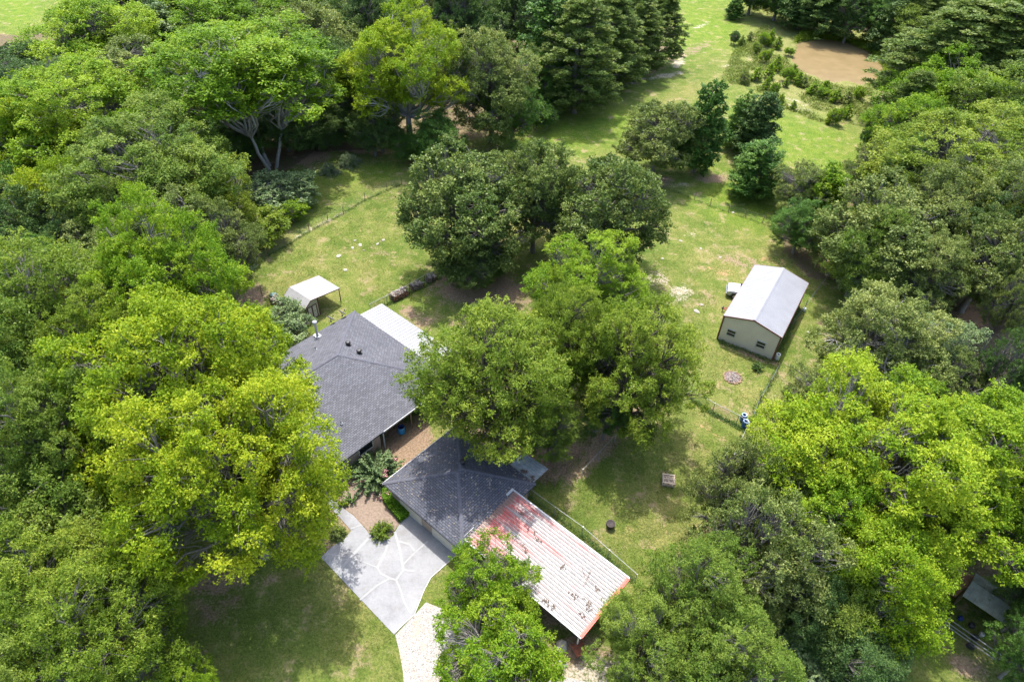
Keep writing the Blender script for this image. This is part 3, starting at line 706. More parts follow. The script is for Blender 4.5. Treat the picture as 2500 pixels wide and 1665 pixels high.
def dish(u, v, label, face=-2.0):
    q = on_roof(u, v); r = empty('satellite_dish', q, 0, label, 'satellite dish', 'satellite dishes on the house roof')
    mb = MB(); mb.tube([(0, 0, -.05), (0, 0, .28), (.05, -.12, .42)], .025, 8); mb.box((0, 0, .01), (.2, .2, .03)); mb.build('mast', BLACKM, r)
    mb = MB(); d = Vector((math.cos(face)*.75, math.sin(face)*.75, .66)).normalized(); x = d.cross(Vector((0, 0, 1))).normalized(); y = x.cross(d); n = 20
    for side in (0, 1):
        base = len(mb.v)
        for k in range(6):
            rr = .46*k/5
            for j in range(n):
                t = 2*PI*j/n; p = Vector((.05, -.12, .50))+(x*math.cos(t)+y*math.sin(t)*.9)*rr+d*(rr*rr*.55-side*.02); mb.v.append(tuple(p))
        for k in range(5):
            for j in range(n):
                a = base+k*n+j; b_ = base+k*n+(j+1) % n; f = (a, b_, b_+n, a+n); mb.f.append(f if side == 0 else f[::-1])
    mb.build('reflector', DISHM, r, True)
    mb = MB(); mb.tube([Vector((.05, -.12, .50))-y*.33, Vector((.05, -.12, .50))+d*.42-y*.12], .014, 6); mb.box(Vector((.05, -.12, .50))+d*.44-y*.1, (.09, .09, .11)); mb.build('feed_arm', BLACKM, r)
DISHM = simple('grey dish', (0.13, 0.13, 0.14), 0.5, var=0.15)
dish(808, 785, 'satellite dish on the house roof edge nearer the stovepipe', .9)
dish(835.5, 771, 'satellite dish on the house roof edge farther from the stovepipe', .9)

ZG = 2.4
g_s0, g_s1, g_t0, g_t1 = -29.55, -19.85, 18.98, 27.9
garage = empty('garage', (0, 0, 0), 0, 'detached garage with a dark grey hipped shingle roof beside the concrete driveway', 'garage')
gm = ((g_s0+g_s1)/2)
hip_roof(garage, g_s0, g_s1, g_t0, g_t1, ZG, (gm, 23.3, 4.25), (gm, 23.7, 4.25), SH2)
gw = [E(g_s0+.45, g_t0+.45, 0), E(g_s1-.45, g_t0+.45, 0), E(g_s1-.45, g_t1-.45, 0), E(g_s0+.45, g_t1-.45, 0)]
wall_ring(garage, gw, 0, ZG-.17, BRICK)
GD = simple('beige garage door', (0.55, 0.50, 0.42), 0.6, var=.06)
for cs in (gm-1.9, gm+2.1):
    mb = MB()
    for k in range(4): mb.box(E(cs, g_t0+.42, .27+.53*k), (2.7, .05, .5), rz=math.radians(-39.8))
    mb.build('garage_door', GD, garage)
mb = MB(); mb.bar(E(g_s0-.02, g_t0, ZG-.08), E(g_s0-.02, g_t1, ZG-.08), .06, .16); mb.build('gutter', WHITE, garage)
q = on_roof(1129, 1131, lambda p: 4.0, 4.0); mb = MB(); mb.lathe([(.15, -.2), (.15, .16), (.24, .20), (.27, .36), (.18, .46), (.0, .48)], q, 14); mb.build('turbine_vent', BLACKM, garage)

mb = MB(); r = np.random.default_rng(15)
def groof(p):
    s, t = st(p); return ZG+1.85*max(0, min((s-g_s0)/(gm-g_s0), (g_s1-s)/(g_s1-gm), (t-g_t0)/4.4, (g_t1-t)/4.4))
for _ in range(420):
    s = g_s0+.1+(g_s1-g_s0-.2)*r.random(); t = g_t1-.1-(g_t1-g_t0-.3)*r.random()**1.6; p = E(s, t, 0); p.z = groof(p)+.03; an = r.random()*6; L = .03+.05*r.random()
    x = Vector((math.cos(an), math.sin(an), .2*r.normal()))*L; y = Vector((-math.sin(an), math.cos(an), .2*r.normal()))*L*.6; mb.face([p-x-y, p+x-y, p+x+y, p-x+y])
mb.build('leaf_litter', simple('dry pale leaves', (.22, .19, .15), .9, var=.4, scale=9), garage)['kind'] = 'stuff'
# ------------------------------------------------------------------ carport with peeling red and white roof
mt, nt, b = new_mat('peeling red and white ribbed roof'); uv = tc(nt, 'UV'); o = tc(nt)
sx = nt.nodes.new('ShaderNodeSeparateXYZ'); nt.links.new(uv, sx.inputs[0])
cmb = nt.nodes.new('ShaderNodeCombineXYZ'); nt.links.new(math_n(nt, 'MULTIPLY', sx.outputs[0], 0.09), cmb.inputs[0]); nt.links.new(math_n(nt, 'MULTIPLY', sx.outputs[1], 2.2), cmb.inputs[1])
streak = noise(nt, 1.0, 5, 0.65, cmb.outputs[0])
blot = noise(nt, 0.62, 6, 0.72, o)
grad = nt.nodes.new('ShaderNodeMapRange'); nt.links.new(sx.outputs[0], grad.inputs[0]); grad.inputs[1].default_value = -20.6; grad.inputs[2].default_value = -14.6; grad.inputs[3].default_value = 0.20; grad.inputs[4].default_value = -0.005
rm = math_n(nt, 'ADD', math_n(nt, 'ADD', math_n(nt, 'MULTIPLY', streak, 0.7), math_n(nt, 'MULTIPLY', blot, 0.3)), grad.outputs[0])
redf = ramp(nt, rm, [(0.535, (0, 0, 0)), (0.66, (1, 1, 1))])
base = ramp(nt, noise(nt, 2.5, 5, 0.7, o), [(0.35, (0.22, 0.21, 0.205)), (0.6, (0.30, 0.29, 0.285))])
rc = ramp(nt, noise(nt, 3.0, 5, 0.7, o), [(0.3, (0.30, 0.16, 0.17)), (0.5, (0.42, 0.07, 0.06)), (0.66, (0.38, 0.20, 0.185)), (0.8, (0.34, 0.30, 0.29))])
c = mixc(nt, redf, base, rc)
gr = nt.nodes.new('ShaderNodeMapRange'); nt.links.new(sx.outputs[0], gr.inputs[0]); gr.inputs[1].default_value = -20.8; gr.inputs[2].default_value = -19.0; gr.inputs[3].default_value = 0.62; gr.inputs[4].default_value = 0.0
dirtf = ramp(nt, math_n(nt, 'ADD', gr.outputs[0], math_n(nt, 'MULTIPLY', noise(nt, 1.3, 5, 0.75, o), 0.62)), [(0.64, (0, 0, 0)), (0.74, (0.85, 0.85, 0.85))])
c = mixc(nt, dirtf, c, (0.17, 0.125, 0.10))
nt.links.new(c, b.inputs['Base Color']); b.inputs['Roughness'].default_value = 0.5
CPM = mt
ZC = 2.62
cp = [S(1135, 1322, ZC), S(1254, 1201, ZC), S(1534, 1412, ZC), S(1425.7, 1554.5, ZC)]
sts = [st(p) for p in cp]; cs0 = -20.75; cs1 = (sts[2][0]+sts[3][0])/2; ct0 = (sts[0][1]+sts[3][1])/2; ct1 = (sts[1][1]+sts[2][1])/2
print('carport', sts)
carport = empty('carport', (0, 0, 0), 0, 'long open carport under a flat ribbed metal roof with peeling red and white paint', 'carport')
rf = corrugated(carport, 'roof', E(cs0, ct1, ZC+.06), E(cs0, ct0, ZC), E(cs1, ct0, ZC), E(cs1, ct1, ZC+.06), 21, CPM, rib=.055, wd=.34, shade_line=.085)
REDP = simple('red painted trim', (0.55, 0.07, 0.04), 0.5, var=.2); LEAFD = simple('dead leaves', (0.12, 0.09, 0.07), 0.95, var=.4, scale=14)
mb = MB(); mb.bar(E(cs1+.03, ct0-.02, ZC+.02), E(cs1+.03, ct1+.02, ZC+.06), .08, .16); mb.bar(E(cs1-.12, ct0, ZC+.072), E(cs1-.12, ct1, ZC+.13), .16, .02); mb.build('end_trim', REDP, carport)
mb = MB(); mb.bar(E(cs0-.02, ct1+.06, ZC+.06), E(cs1, ct1+.06, ZC+.08), .14, .1); mb.bar(E(cs0-.02, ct0-.05, ZC-.02), E(cs1, ct0-.05, ZC-.02), .12, .1); mb.build('side_gutter', WHITE, carport)
mb = MB(); mb.bar(E(cs0-.05, ct1-.75, ZC+.13), E(cs0-.05, ct1+.1, ZC+.14), .22, .09); mb.build('flashing', WHITE, carport)
mb = MB(); mb.bar(E(cs0-.05, ct0-.1, ZC+.06), E(cs0-.05, ct0+1.2, ZC+.07), .2, .1); mb.build('flashing', WHITE, carport)
for k, s in enumerate((cs0+.4, (cs0+cs1)/2, cs1-.35)):
    for t in (ct0+.25, ct1-.25):
        mb = MB(); mb.bar(E(s, t, 0), E(s, t, ZC-.04), .11); mb.build('post', TRIM, carport)
for t in (ct0+.25, (ct0+ct1)/2, ct1-.25):
    mb = MB(); mb.bar(E(cs0+.1, t, ZC-.1), E(cs1-.1, t, ZC-.1), .08, .12); mb.build('beam', WOODB, carport)
mb = MB(); r = np.random.default_rng(5)
for u, v, a, b_ in ((1317, 1320, .5, .22), (1277, 1330, .5, .3), (1285, 1345, .3, .25), (1240, 1328, .35, .25), (1460, 1439, .5, .35), (1400, 1452, .6, .35), (1433, 1468, .7, .3), (1437, 1478, .4, .5), (1330, 1465, .5, .3), (1420, 1502, .45, .25), (1208, 1291, .4, .5), (1271, 1252, .35, .2), (1305, 1300, .2, .45), (1374, 1383, .2, .3), (1180, 1300, .5, .4), (1350, 1480, .4, .3)):
    q = S(u, v, ZC+.1)
    for _ in range(11):
        p = q+E1*(r.normal()*a*.42)+E2*(r.normal()*b_*.35); an = r.random()*6; L = .03+.045*r.random(); x = Vector((math.cos(an), math.sin(an), .2*r.normal()))*L; y = Vector((-math.sin(an), math.cos(an), .2*r.normal()))*L*.7
        mb.face([p-x-y, p+x-y, p+x+y, p-x+y])
mb.build('leaf_litter', LEAFD, carport)['kind'] = 'stuff'
mb = MB()
for k in range(5):
    q = S(1432+3*r.normal(), 1410+6*r.normal(), ZC+.12); mb.tube([q, q+Vector((r.normal()*.3, r.normal()*.5, .06)), q+Vector((r.normal()*.4, r.normal()*.7, .12))], .012, 5)
mb.build('fallen_twigs', WOODB, carport)

# ------------------------------------------------------------------ metal shop
WZ = 3.45
A_, B_, C_, D_p = S(1770, 770, WZ), S(1907, 822, WZ), S(1972, 693, WZ), S(1844, 647, WZ)
U1 = ((C_-B_)+(D_p-A_)).normalized(); U2 = Vector((U1.y, -U1.x, 0))
oc = (A_+B_+C_+D_p)/4; hl = ((C_-B_).length+(D_p-A_).length)/4; hw = ((B_-A_).length+(C_-D_p).length)/4
oc.z = 0
def W(a, b_, z): return oc+U1*a+U2*b_+Vector((0, 0, z))
print('shop', hl*2, hw*2)
best = min((abs(proj(*np.array(W(-hl, 0, z)))[1]*K-781.5), z) for z in np.arange(3.5, 6, .02)); RZ = best[1]; print('ridge z', RZ)
shop = empty('metal_shop', (0, 0, 0), 0, 'beige ribbed metal shop building with a pale steel gable roof and two windows', 'shop building')
BEIGE = simple('beige wall metal', (0.60, 0.55, 0.46), 0.5, var=.05, scale=1.0)
ROOFM = simple('galvalume roof metal', (0.25, 0.255, 0.275), 0.45, 0.1, var=.08, scale=0.6)
MAROON = simple('maroon trim', (0.14, 0.05, 0.04), 0.5, var=.15)
def ribbed_wall(mb, a, b_, za, zb, out, rib=.3, z0=0.0, holes=()):
    L = (b_-a).length; n = max(1, int(L/rib)); d = (b_-a)/L; za_ = lambda f: za+(zb-za)*f
    mb.face([Vector((a.x, a.y, z0)), Vector((b_.x, b_.y, z0)), Vector((b_.x, b_.y, zb)), Vector((a.x, a.y, za))])
    for i in range(n):
        f = (i+.5)/n; p = a+d*L*f+out*.012; mb.bar(Vector((p.x, p.y, z0+.02)), Vector((p.x, p.y, za_(f)-.03)), .05, .024, up=out)
mb = MB(); fr0, fr1, bk0, bk1 = W(-hl, -hw, 0), W(-hl, hw, 0), W(hl, -hw, 0), W(hl, hw, 0); fm, bm_ = W(-hl, 0, 0), W(hl, 0, 0)
ribbed_wall(mb, fr0, fm, WZ, RZ, -U1); ribbed_wall(mb, fm, fr1, RZ, WZ, -U1)
ribbed_wall(mb, bk1, bm_, WZ, RZ, U1); ribbed_wall(mb, bm_, bk0, RZ, WZ, U1); ribbed_wall(mb, fr1, bk1, WZ, WZ, U2)
# left wall with an open bay for the truck
bay0, bay1 = -0.6, 4.9
ribbed_wall(mb, W(bay0, -hw, 0), fr0, WZ, WZ, -U2); ribbed_wall(mb, bk0, W(bay1, -hw, 0), WZ, WZ, -U2); ribbed_wall(mb, W(bay1, -hw, 0), W(bay0, -hw, 0), WZ, WZ, -U2, z0=2.9)
mb.build('wall', BEIGE, shop)
ov = .10
rl = corrugated(shop, 'roof', W(-hl-ov, 0, RZ+.03), W(hl+ov, 0, RZ+.03), W(hl+ov, -hw-ov, WZ+.0), W(-hl-ov, -hw-ov, WZ+.0), 38, ROOFM, rib=.022, wd=.2)
rr_ = corrugated(shop, 'roof', W(hl+ov, 0, RZ+.03), W(-hl-ov, 0, RZ+.03), W(-hl-ov, hw+ov, WZ+.0), W(hl+ov, hw+ov, WZ+.0), 38, ROOFM, rib=.022, wd=.2)
mb = MB(); ridge_strip(mb, W(-hl-ov, 0, RZ+.05), W(hl+ov, 0, RZ+.05), .36); mb.build('ridge_cap', ROOFM, rl)
mb = MB()
for e in (-hl-ov-.02, hl+ov+.02):
    for s in (-1, 1): mb.bar(W(e, 0, RZ-.03), W(e, s*(hw+ov), WZ-.06), .05, .15)
for a in (-hl-.02, hl+.02):
    for b_ in (-hw-.02, hw+.02): mb.bar(W(a, b_, 0), W(a, b_, WZ-.1), .14)
for s in (-1, 1): mb.bar(W(-hl-ov, s*(hw+ov+.02), WZ-.08), W(hl+ov, s*(hw+ov+.02), WZ-.08), .05, .12)
mb.build('trim', MAROON, shop)
def shop_z(u, v):   # point on the front wall plane under a photo pixel
    best = None
    for z in np.arange(.3, 3.4, .02):
        p = S(u, v, z); d = abs((p-oc).dot(U1)+hl)
        if best is None or d < best[0]: best = (d, p)
    return best[1]
for u, v in ((1785.5, 812.5), (1857.5, 841)):
    p = shop_z(u, v); q = oc-U1*hl+U2*((p-oc).dot(U2)); window(shop, Vector((q.x, q.y, p.z))-U1*.02, U2, .88, .78, -U1, bars=1, frame=WHITE)
fl = sheet('shop_floor', [W(-hl+.1, -hw+.1, 0), W(-hl+.1, hw-.1, 0), W(hl-.1, hw-.1, 0), W(hl-.1, -hw+.1, 0)], .03, CONC)

# ------------------------------------------------------------------ garden shed with open lean-to
shed = empty('garden_shed', (0, 0, 0), 0, 'small beige garden shed with a pale metal roof and an open lean-to on one side', 'shed')
e0, e1_, r0, r1, w0, w1 = S(744.7, 754.8, 2.0), S(692.7, 722, 2.0), S(769, 736, 2.75), S(709.5, 704.5, 2.75), S(834.5, 707, 2.0), S(783, 675.6, 2.0)
F1 = ((e1_-e0)+(w1-w0)).normalized(); F1.z = 0; F1.normalize(); F2 = Vector((F1.y, -F1.x, 0))
def fc(p): return ((p-e0).dot(F1), (p-e0).dot(F2))
print('shed', [tuple(round(q, 2) for q in fc(p)) for p in (e0, e1_, r0, r1, w0, w1)])
SL = (fc(e1_)[0]+fc(w1)[0]-fc(w0)[0])/2; so_ = 0
def Fp(a, b_, z): return Vector((e0.x, e0.y, 0))+F1*a+F2*b_+Vector((0, 0, z))
rx = (fc(r0)[1]+fc(r1)[1])/2; wx = (fc(w0)[1]+fc(w1)[1])/2; a0 = (0+fc(w0)[0])/2; SLn = max(fc(e1_)[0], 3.0)
print('shed dims', rx, wx, a0, SLn)
PALE = simple('weathered white roof metal', (0.29, 0.285, 0.275), 0.55, var=.16, scale=.9)
corrugated(shed, 'roof', Fp(SLn, 0, 2.0), Fp(0, 0, 2.0), Fp(0, rx, 2.7), Fp(SLn, rx, 2.7), 9, PALE, rib=.008, wd=.1)
corrugated(shed, 'roof', Fp(0, wx, 2.02), Fp(SLn, wx, 2.02), Fp(SLn, rx, 2.7), Fp(0, rx, 2.7), 9, PALE, rib=.008, wd=.1)
TAN = simple('tan shed siding', (0.40, 0.36, 0.25), 0.7, var=.1)
mx = min(wx*.58, 2*rx); i_ = .12
zr = lambda b_: 2.0+.7*b_/rx if b_ < rx else 2.7-.68*(b_-rx)/(wx-rx)
mb = MB()
for a in (i_, SLn-i_):
    for b0, b1 in ((i_, rx), (rx, mx)): ribbed_wall(mb, Fp(a, b0, 0), Fp(a, b1, 0), zr(b0)-.06, zr(b1)-.06, -F1 if a == i_ else F1, .4)
ribbed_wall(mb, Fp(SLn-i_, i_, 0), Fp(i_, i_, 0), 1.95, 1.95, -F2, .4); ribbed_wall(mb, Fp(i_, mx, 0), Fp(SLn-i_, mx, 0), zr(mx)-.05, zr(mx)-.05, F2, .4)
mb.build('wall', TAN, shed)
DSL = simple('pale door slats', (0.55, 0.50, 0.40), 0.7, var=.1); BRN = simple('dark brown trim', (0.10, 0.05, 0.035), 0.7, var=.2)
dw = (mx-i_*2-.5)/2
for k in range(2):
    b0 = i_+.22+k*(dw+.06); mb = MB(); n = 9
    for j in range(n): mb.bar(Fp(i_-.05, b0+.05, .15+j*.19), Fp(i_-.05, b0+dw-.05, .15+j*.19), .03, .12)
    door = mb.build('door', DSL, shed)
    mb = MB()
    for p, q in (((b0, .05), (b0, 1.8)), ((b0+dw, .05), (b0+dw, 1.8)), ((b0, 1.82), (b0+dw, 1.82)), ((b0, .07), (b0+dw, .07))): mb.bar(Fp(i_-.07, p[0], p[1]), Fp(i_-.07, q[0], q[1]), .08)
    mb.box(Fp(i_-.10, b0+dw/2, 1.0), (.04, .1, .1)); mb.build('door_frame', BRN, door)
for a in (.08, SLn-.08):
    mb = MB(); mb.bar(Fp(a, wx-.1, 0), Fp(a, wx-.1, 1.98), .09); mb.build('post', BRN, shed)
mb = MB()
for b_ in (i_, mx, rx*.0+i_): mb.bar(Fp(i_-.03, b_, 0), Fp(i_-.03, b_, zr(b_)-.08), .12)
for a in (-.02, SLn+.02): mb.bar(Fp(a, 0, 1.95), Fp(a, rx, 2.65), .04, .1); mb.bar(Fp(a, rx, 2.65), Fp(a, wx, 1.97), .04, .1)
mb.build('trim', BRN, shed)

# ------------------------------------------------------------------ things in the yard
def post_obj(parent, p, h, r=.04, mat=None, name='post', lean=(0, 0)):
    mb = MB(); mb.tube([(p.x, p.y, -.1), (p.x+lean[0], p.y+lean[1], h)], r, 7); return mb.build(name, mat or GALV, parent)
MESHW = simple('green grey fence wire', (0.16, 0.20, 0.18), 0.6, var=.1)
def chain_fence(pts, label, h=1.2, step=3.0, wires=True):
    r = empty('chain_link_fence', (0, 0, 0), 0, label, 'fence')
    mb = MB(); wm = MB(); tm = MB()
    for a, b_ in zip(pts[:-1], pts[1:]):
        a, b_ = Vector((a.x, a.y, 0)), Vector((b_.x, b_.y, 0)); L = (b_-a).length; n = max(1, round(L/step)); d = (b_-a)/L
        for i in range(n): post_obj(r, a+d*L*i/n, h+.03)
        mb.tube([a+Vector((0, 0, h)), b_+Vector((0, 0, h))], .024, 6)
        sp = .16; k = int(L/sp)
        if wires:
            for i in range(-int(h/sp), k):
                for sg in (1, -1):
                    x0 = i*sp; x1 = x0+h; z0, z1 = (0.03, h) if sg > 0 else (h, 0.03)
                    if x0 < 0: f = -x0/h; z0 = z0+(z1-z0)*f; x0 = 0
                    if x1 > L: f = (L-x0)/(x1-x0); z1 = z0+(z1-z0)*f; x1 = L
                    if x1-x0 < .02: continue
                    p, q = a+d*x0, a+d*x1; p.z, q.z = z0, z1; o_ = Vector((d.y, -d.x, 0))*.004; u_ = Vector((0, 0, .008))
                    wm.face([p-u_+o_, q-u_+o_, q+u_+o_, p+u_+o_])
    post_obj(r, pts[-1], h+.03)
    mb.build('top_rail', RAIL, r)
    if wires: wm.build('wire_mesh', MESHW, r)
    return r
RAIL = simple('light galvanised rail', (0.30, 0.31, 0.31), 0.5, 0.1, var=.08)
def wire_fence(pts, label, h=1.15, step=5.0, nw=4, mat=None, posts=None):
    r = empty('wire_fence', (0, 0, 0), 0, label, 'fence'); R_ = np.random.default_rng(len(label))
    ps = []
    for a, b_ in zip(pts[:-1], pts[1:]):
        L = (b_-a).length; n = max(1, round(L/step))
        for i in range(n): ps.append(a.lerp(b_, i/n))
    ps.append(pts[-1])
    for p in ps: post_obj(r, p, h+.1*R_.random(), .045, mat or WOODB, lean=(R_.normal()*.05, R_.normal()*.05))
    for k in range(nw):
        mb = MB(); z = .25+(h-.3)*k/(nw-1)
        mb.tube([(p.x, p.y, z) for p in ps], .007, 4); mb.build('wire', MESHW, r)
    return r
chain_fence([S(905, 762), S(985, 722), S(1040, 690), S(1075, 678)], 'green grey chain link fence running from the patio awning past the firewood')
chain_fence([S(1686, 973), S(1739, 1004), S(1797, 1033), S(1822, 1050), S(1800, 1095), S(1775, 1150)], 'chain link fence turning a corner beside the blue barrels')
chain_fence([S(1290, 1211), S(1420, 1305), S(1550, 1420)], 'chain link fence running alongside the red and white carport')
chain_fence([S(1420, 1165), S(1500, 1080), S(1560, 1030), S(1686, 973)], 'chain link fence in shade under the trees behind the garage', wires=False)
wl = [(408, 1290), (495, 1212), (738, 1082), (1045, 880), (1290, 760), (1490, 650), (1775, 480), (2060, 345), (2250, 270)]
wire_fence([S(560+a/5.352, 400+b_/5.352) for a, b_ in wl], 'thin wire fence crossing the lawn from the tube gate to the dark oaks', step=6)
wire_fence([S(1622, 458), S(1695, 487), S(1733, 503), S(1778, 519), S(1820, 530), S(1861, 544), S(1900, 560)], 'low wire fence with thin posts between yard and upper pasture', step=6)
wire_fence([S(1832, 1034), S(1850, 985), S(1875, 945), S(1897, 905)], 'old wire fence beside the worn track near the shop', step=3.2)
wire_fence([S(1930, 800), S(1965, 752), S(1992, 716), S(2012, 690)], 'short wire fence running behind the metal shop', step=3.5)
# tube gate
TG = simple('dull green gate tube', (0.14, 0.19, 0.15), 0.5, var=.15)
a, b_ = S(590, 684), S(634, 647); gate = empty('tube_gate', (0, 0, 0), 0, 'green tube farm gate standing at the wood edge beside the garden shed', 'gate')
mb = MB()
for k in range(6): mb.tube([a+Vector((0, 0, .15+.2*k)), b_+Vector((0, 0, .15+.2*k))], .022, 6)
for f in (0, .5, 1): p = a.lerp(b_, f); mb.tube([p+Vector((0, 0, .12)), p+Vector((0, 0, 1.2))], .022, 6)
mb.build('gate_bars', TG, gate)
for p in (a, b_): post_obj(gate, p+(p-a.lerp(b_, .5)).normalized()*.15, 1.45, .07, WOODB, 'gate_post')
p = S(641, 722); o_ = post_obj(None, p, 1.5, .06, WOODB, 'wooden_post'); tag(o_, 'lone dark wooden post standing at the edge of the brown patch by the shed', 'post')

# barrels
BLUE = simple('blue plastic', (0.03, 0.10, 0.30), 0.35, var=.12, scale=2); BRIM = simple('pale blue plastic rim', (0.30, 0.42, 0.62), 0.4, var=.1)
CYAN = simple('bright blue plastic', (0.03, 0.25, 0.52), 0.35, var=.12); NAVY = simple('navy plastic', (0.01, 0.03, 0.13), 0.4); WHITEP = simple('white plastic', (0.66, 0.68, 0.70), 0.5, var=.08); GREYW = simple('grey blue water', (.2, .24, .3), .3)
def barrel(p, label, h=.9, r=.3, body=BLUE, rim=BRIM, inner=NAVY, group=None, name='plastic_barrel'):
    o = empty(name, (p.x, p.y, 0), 0, label, 'barrel', group)
    mb = MB(); mb.lathe([(0, 0.02), (r*.92, .02), (r*.95, .08), (r, .2), (r*1.03, h*.33), (r, h*.36), (r, h*.64), (r*1.03, h*.67), (r*.98, h*.9), (r*.93, h)], n=24); mb.build('body', body, o, True)
    mb = MB(); mb.lathe([(r*.93, h-.01), (r*.95, h+.025), (r*.86, h+.03), (r*.58, h+.01), (r*.56, h-.03)], n=24); mb.build('rim', rim, o, True)
    mb = MB(); mb.lathe([(r*.57, h-.03), (r*.52, h*.5), (0, h*.5)], n=24); mb.build('inside', inner, o, True)
    return o
barrel(S(1812, 1027), 'blue plastic barrel with pale rim farther from the fence corner', group='blue barrels at the fence corner')
barrel(S(1816, 1042), 'blue plastic barrel nearer the fence corner under the top rail', r=.31, h=.88, group='blue barrels at the fence corner')
barrel(S(981, 1056), 'bright blue barrel with navy top standing under the house eave', body=CYAN, rim=NAVY, h=.85, r=.34)
barrel(S(1896, 877), 'small grey white barrel at the shaded corner of the metal shop', body=WHITEP, rim=WHITEP, inner=GREYW, h=.75, r=.26)
barrel(S(1962, 759), 'white bucket standing in the grass beside the long wall of the shop', body=WHITEP, rim=WHITEP, inner=GREYW, h=.4, r=.2, name='bucket')

# firewood
LOG = simple('split firewood bark', (0.13, 0.095, 0.075), 0.9, var=.45, scale=7, bmp=.4); LOGE = simple('cut log ends', (0.36, 0.27, 0.19), 0.9, var=.3, scale=6); LOGR = simple('reddish cut log ends', (0.33, 0.15, 0.09), 0.9, var=.3, scale=6)
def firewood(a, b_, wd, h, label, ends, seed, top='stack'):
    R_ = np.random.default_rng(seed); root = empty('firewood_stack', (0, 0, 0), 0, label, 'firewood', 'firewood stacks'); d = (b_-a).normalized(); L = (b_-a).length; s = Vector((-d.y, d.x, 0))
    n = 0; rows = int(h/.15); cols = int(L/.17)
    for side in (0, 1):
        mb = MB(); me_ = MB()
        for i in range(cols):
            for k in range(rows):
                c = a+d*(.08+i*.17+R_.normal()*.02)+s*((side-.5)*wd*.5)+Vector((0, 0, .10+k*.145+R_.normal()*.02)); r_ = .062+.03*R_.random(); l_ = wd*.24*(.9+.25*R_.random()); j = s*l_+d*R_.normal()*.05+Vector((0, 0, R_.normal()*.03))
                mb.tube([c-j, c+j], r_, 6, cap=False)
                for e in (-1, 1):
                    q = c+j*e; me_.face([q+(d*math.cos(t)+Vector((0, 0, 1))*math.sin(t))*r_ for t in [2*PI*m_/6*e for m_ in range(6)]])
        mb.build('log_pile', LOG, root).data.materials[0] = LOG; me_.build('log_ends', ends, root)['kind'] = 'stuff'
    mb = MB()
    for i in range(int(L*16)):
        c = a+d*(R_.random()*L)+s*(R_.random()-.5)*wd*.9+Vector((0, 0, h+.02+.10*R_.random())); an = R_.normal()*.5; j = (s*math.cos(an)+d*math.sin(an))*.2+Vector((0, 0, R_.normal()*.04))
        mb.tube([c-j, c+j], .04+.035*R_.random(), 5)
    mb.build('loose_logs', LOGG, root)
    for e in (a-d*.08, b_+d*.08):
        m2 = MB()
        for f in (-.45, .45): m2.bar(Vector((e.x, e.y, 0))+s*wd*f, Vector((e.x, e.y, h+.2))+s*wd*f, .06)
        m2.bar(Vector((e.x, e.y, .08))-s*wd*.45, Vector((e.x, e.y, .08))+s*wd*.45, .06)
        m2.build('rack_end', BRN, root)
LOGG = simple('grey weathered logs', (0.30, 0.255, 0.22), 0.9, var=.5, scale=5, bmp=.4)
firewood(S(958, 733), S(994, 715.5), 1.0, .75, 'firewood stack with reddish log ends nearest the house', LOGR, 1)
firewood(S(1006, 708), S(1029, 697), .9, .62, 'grey firewood stack in the middle of the three along the fence', LOGE, 2)
firewood(S(1043, 688), S(1062, 679.5), .9, .55, 'shaded firewood stack at the oak tree end of the fence', LOGE, 3)
firewood(S(668, 737), S(697, 748), .9, .7, 'firewood stack against the side wall of the garden shed', LOGE, 4)
# green tub beside the shed woodpile
p = S(669, 728); mb = MB(); mb.lathe([(0, 0), (.36, 0), (.42, .5), (.45, .52), (.30, .62), (0, .66)], p, 16); o_ = mb.build('lidded_tub', simple('green grey plastic', (.13, .22, .2), .5), None, True); tag(o_, 'green grey lidded tub beside the woodpile at the shed', 'tub')

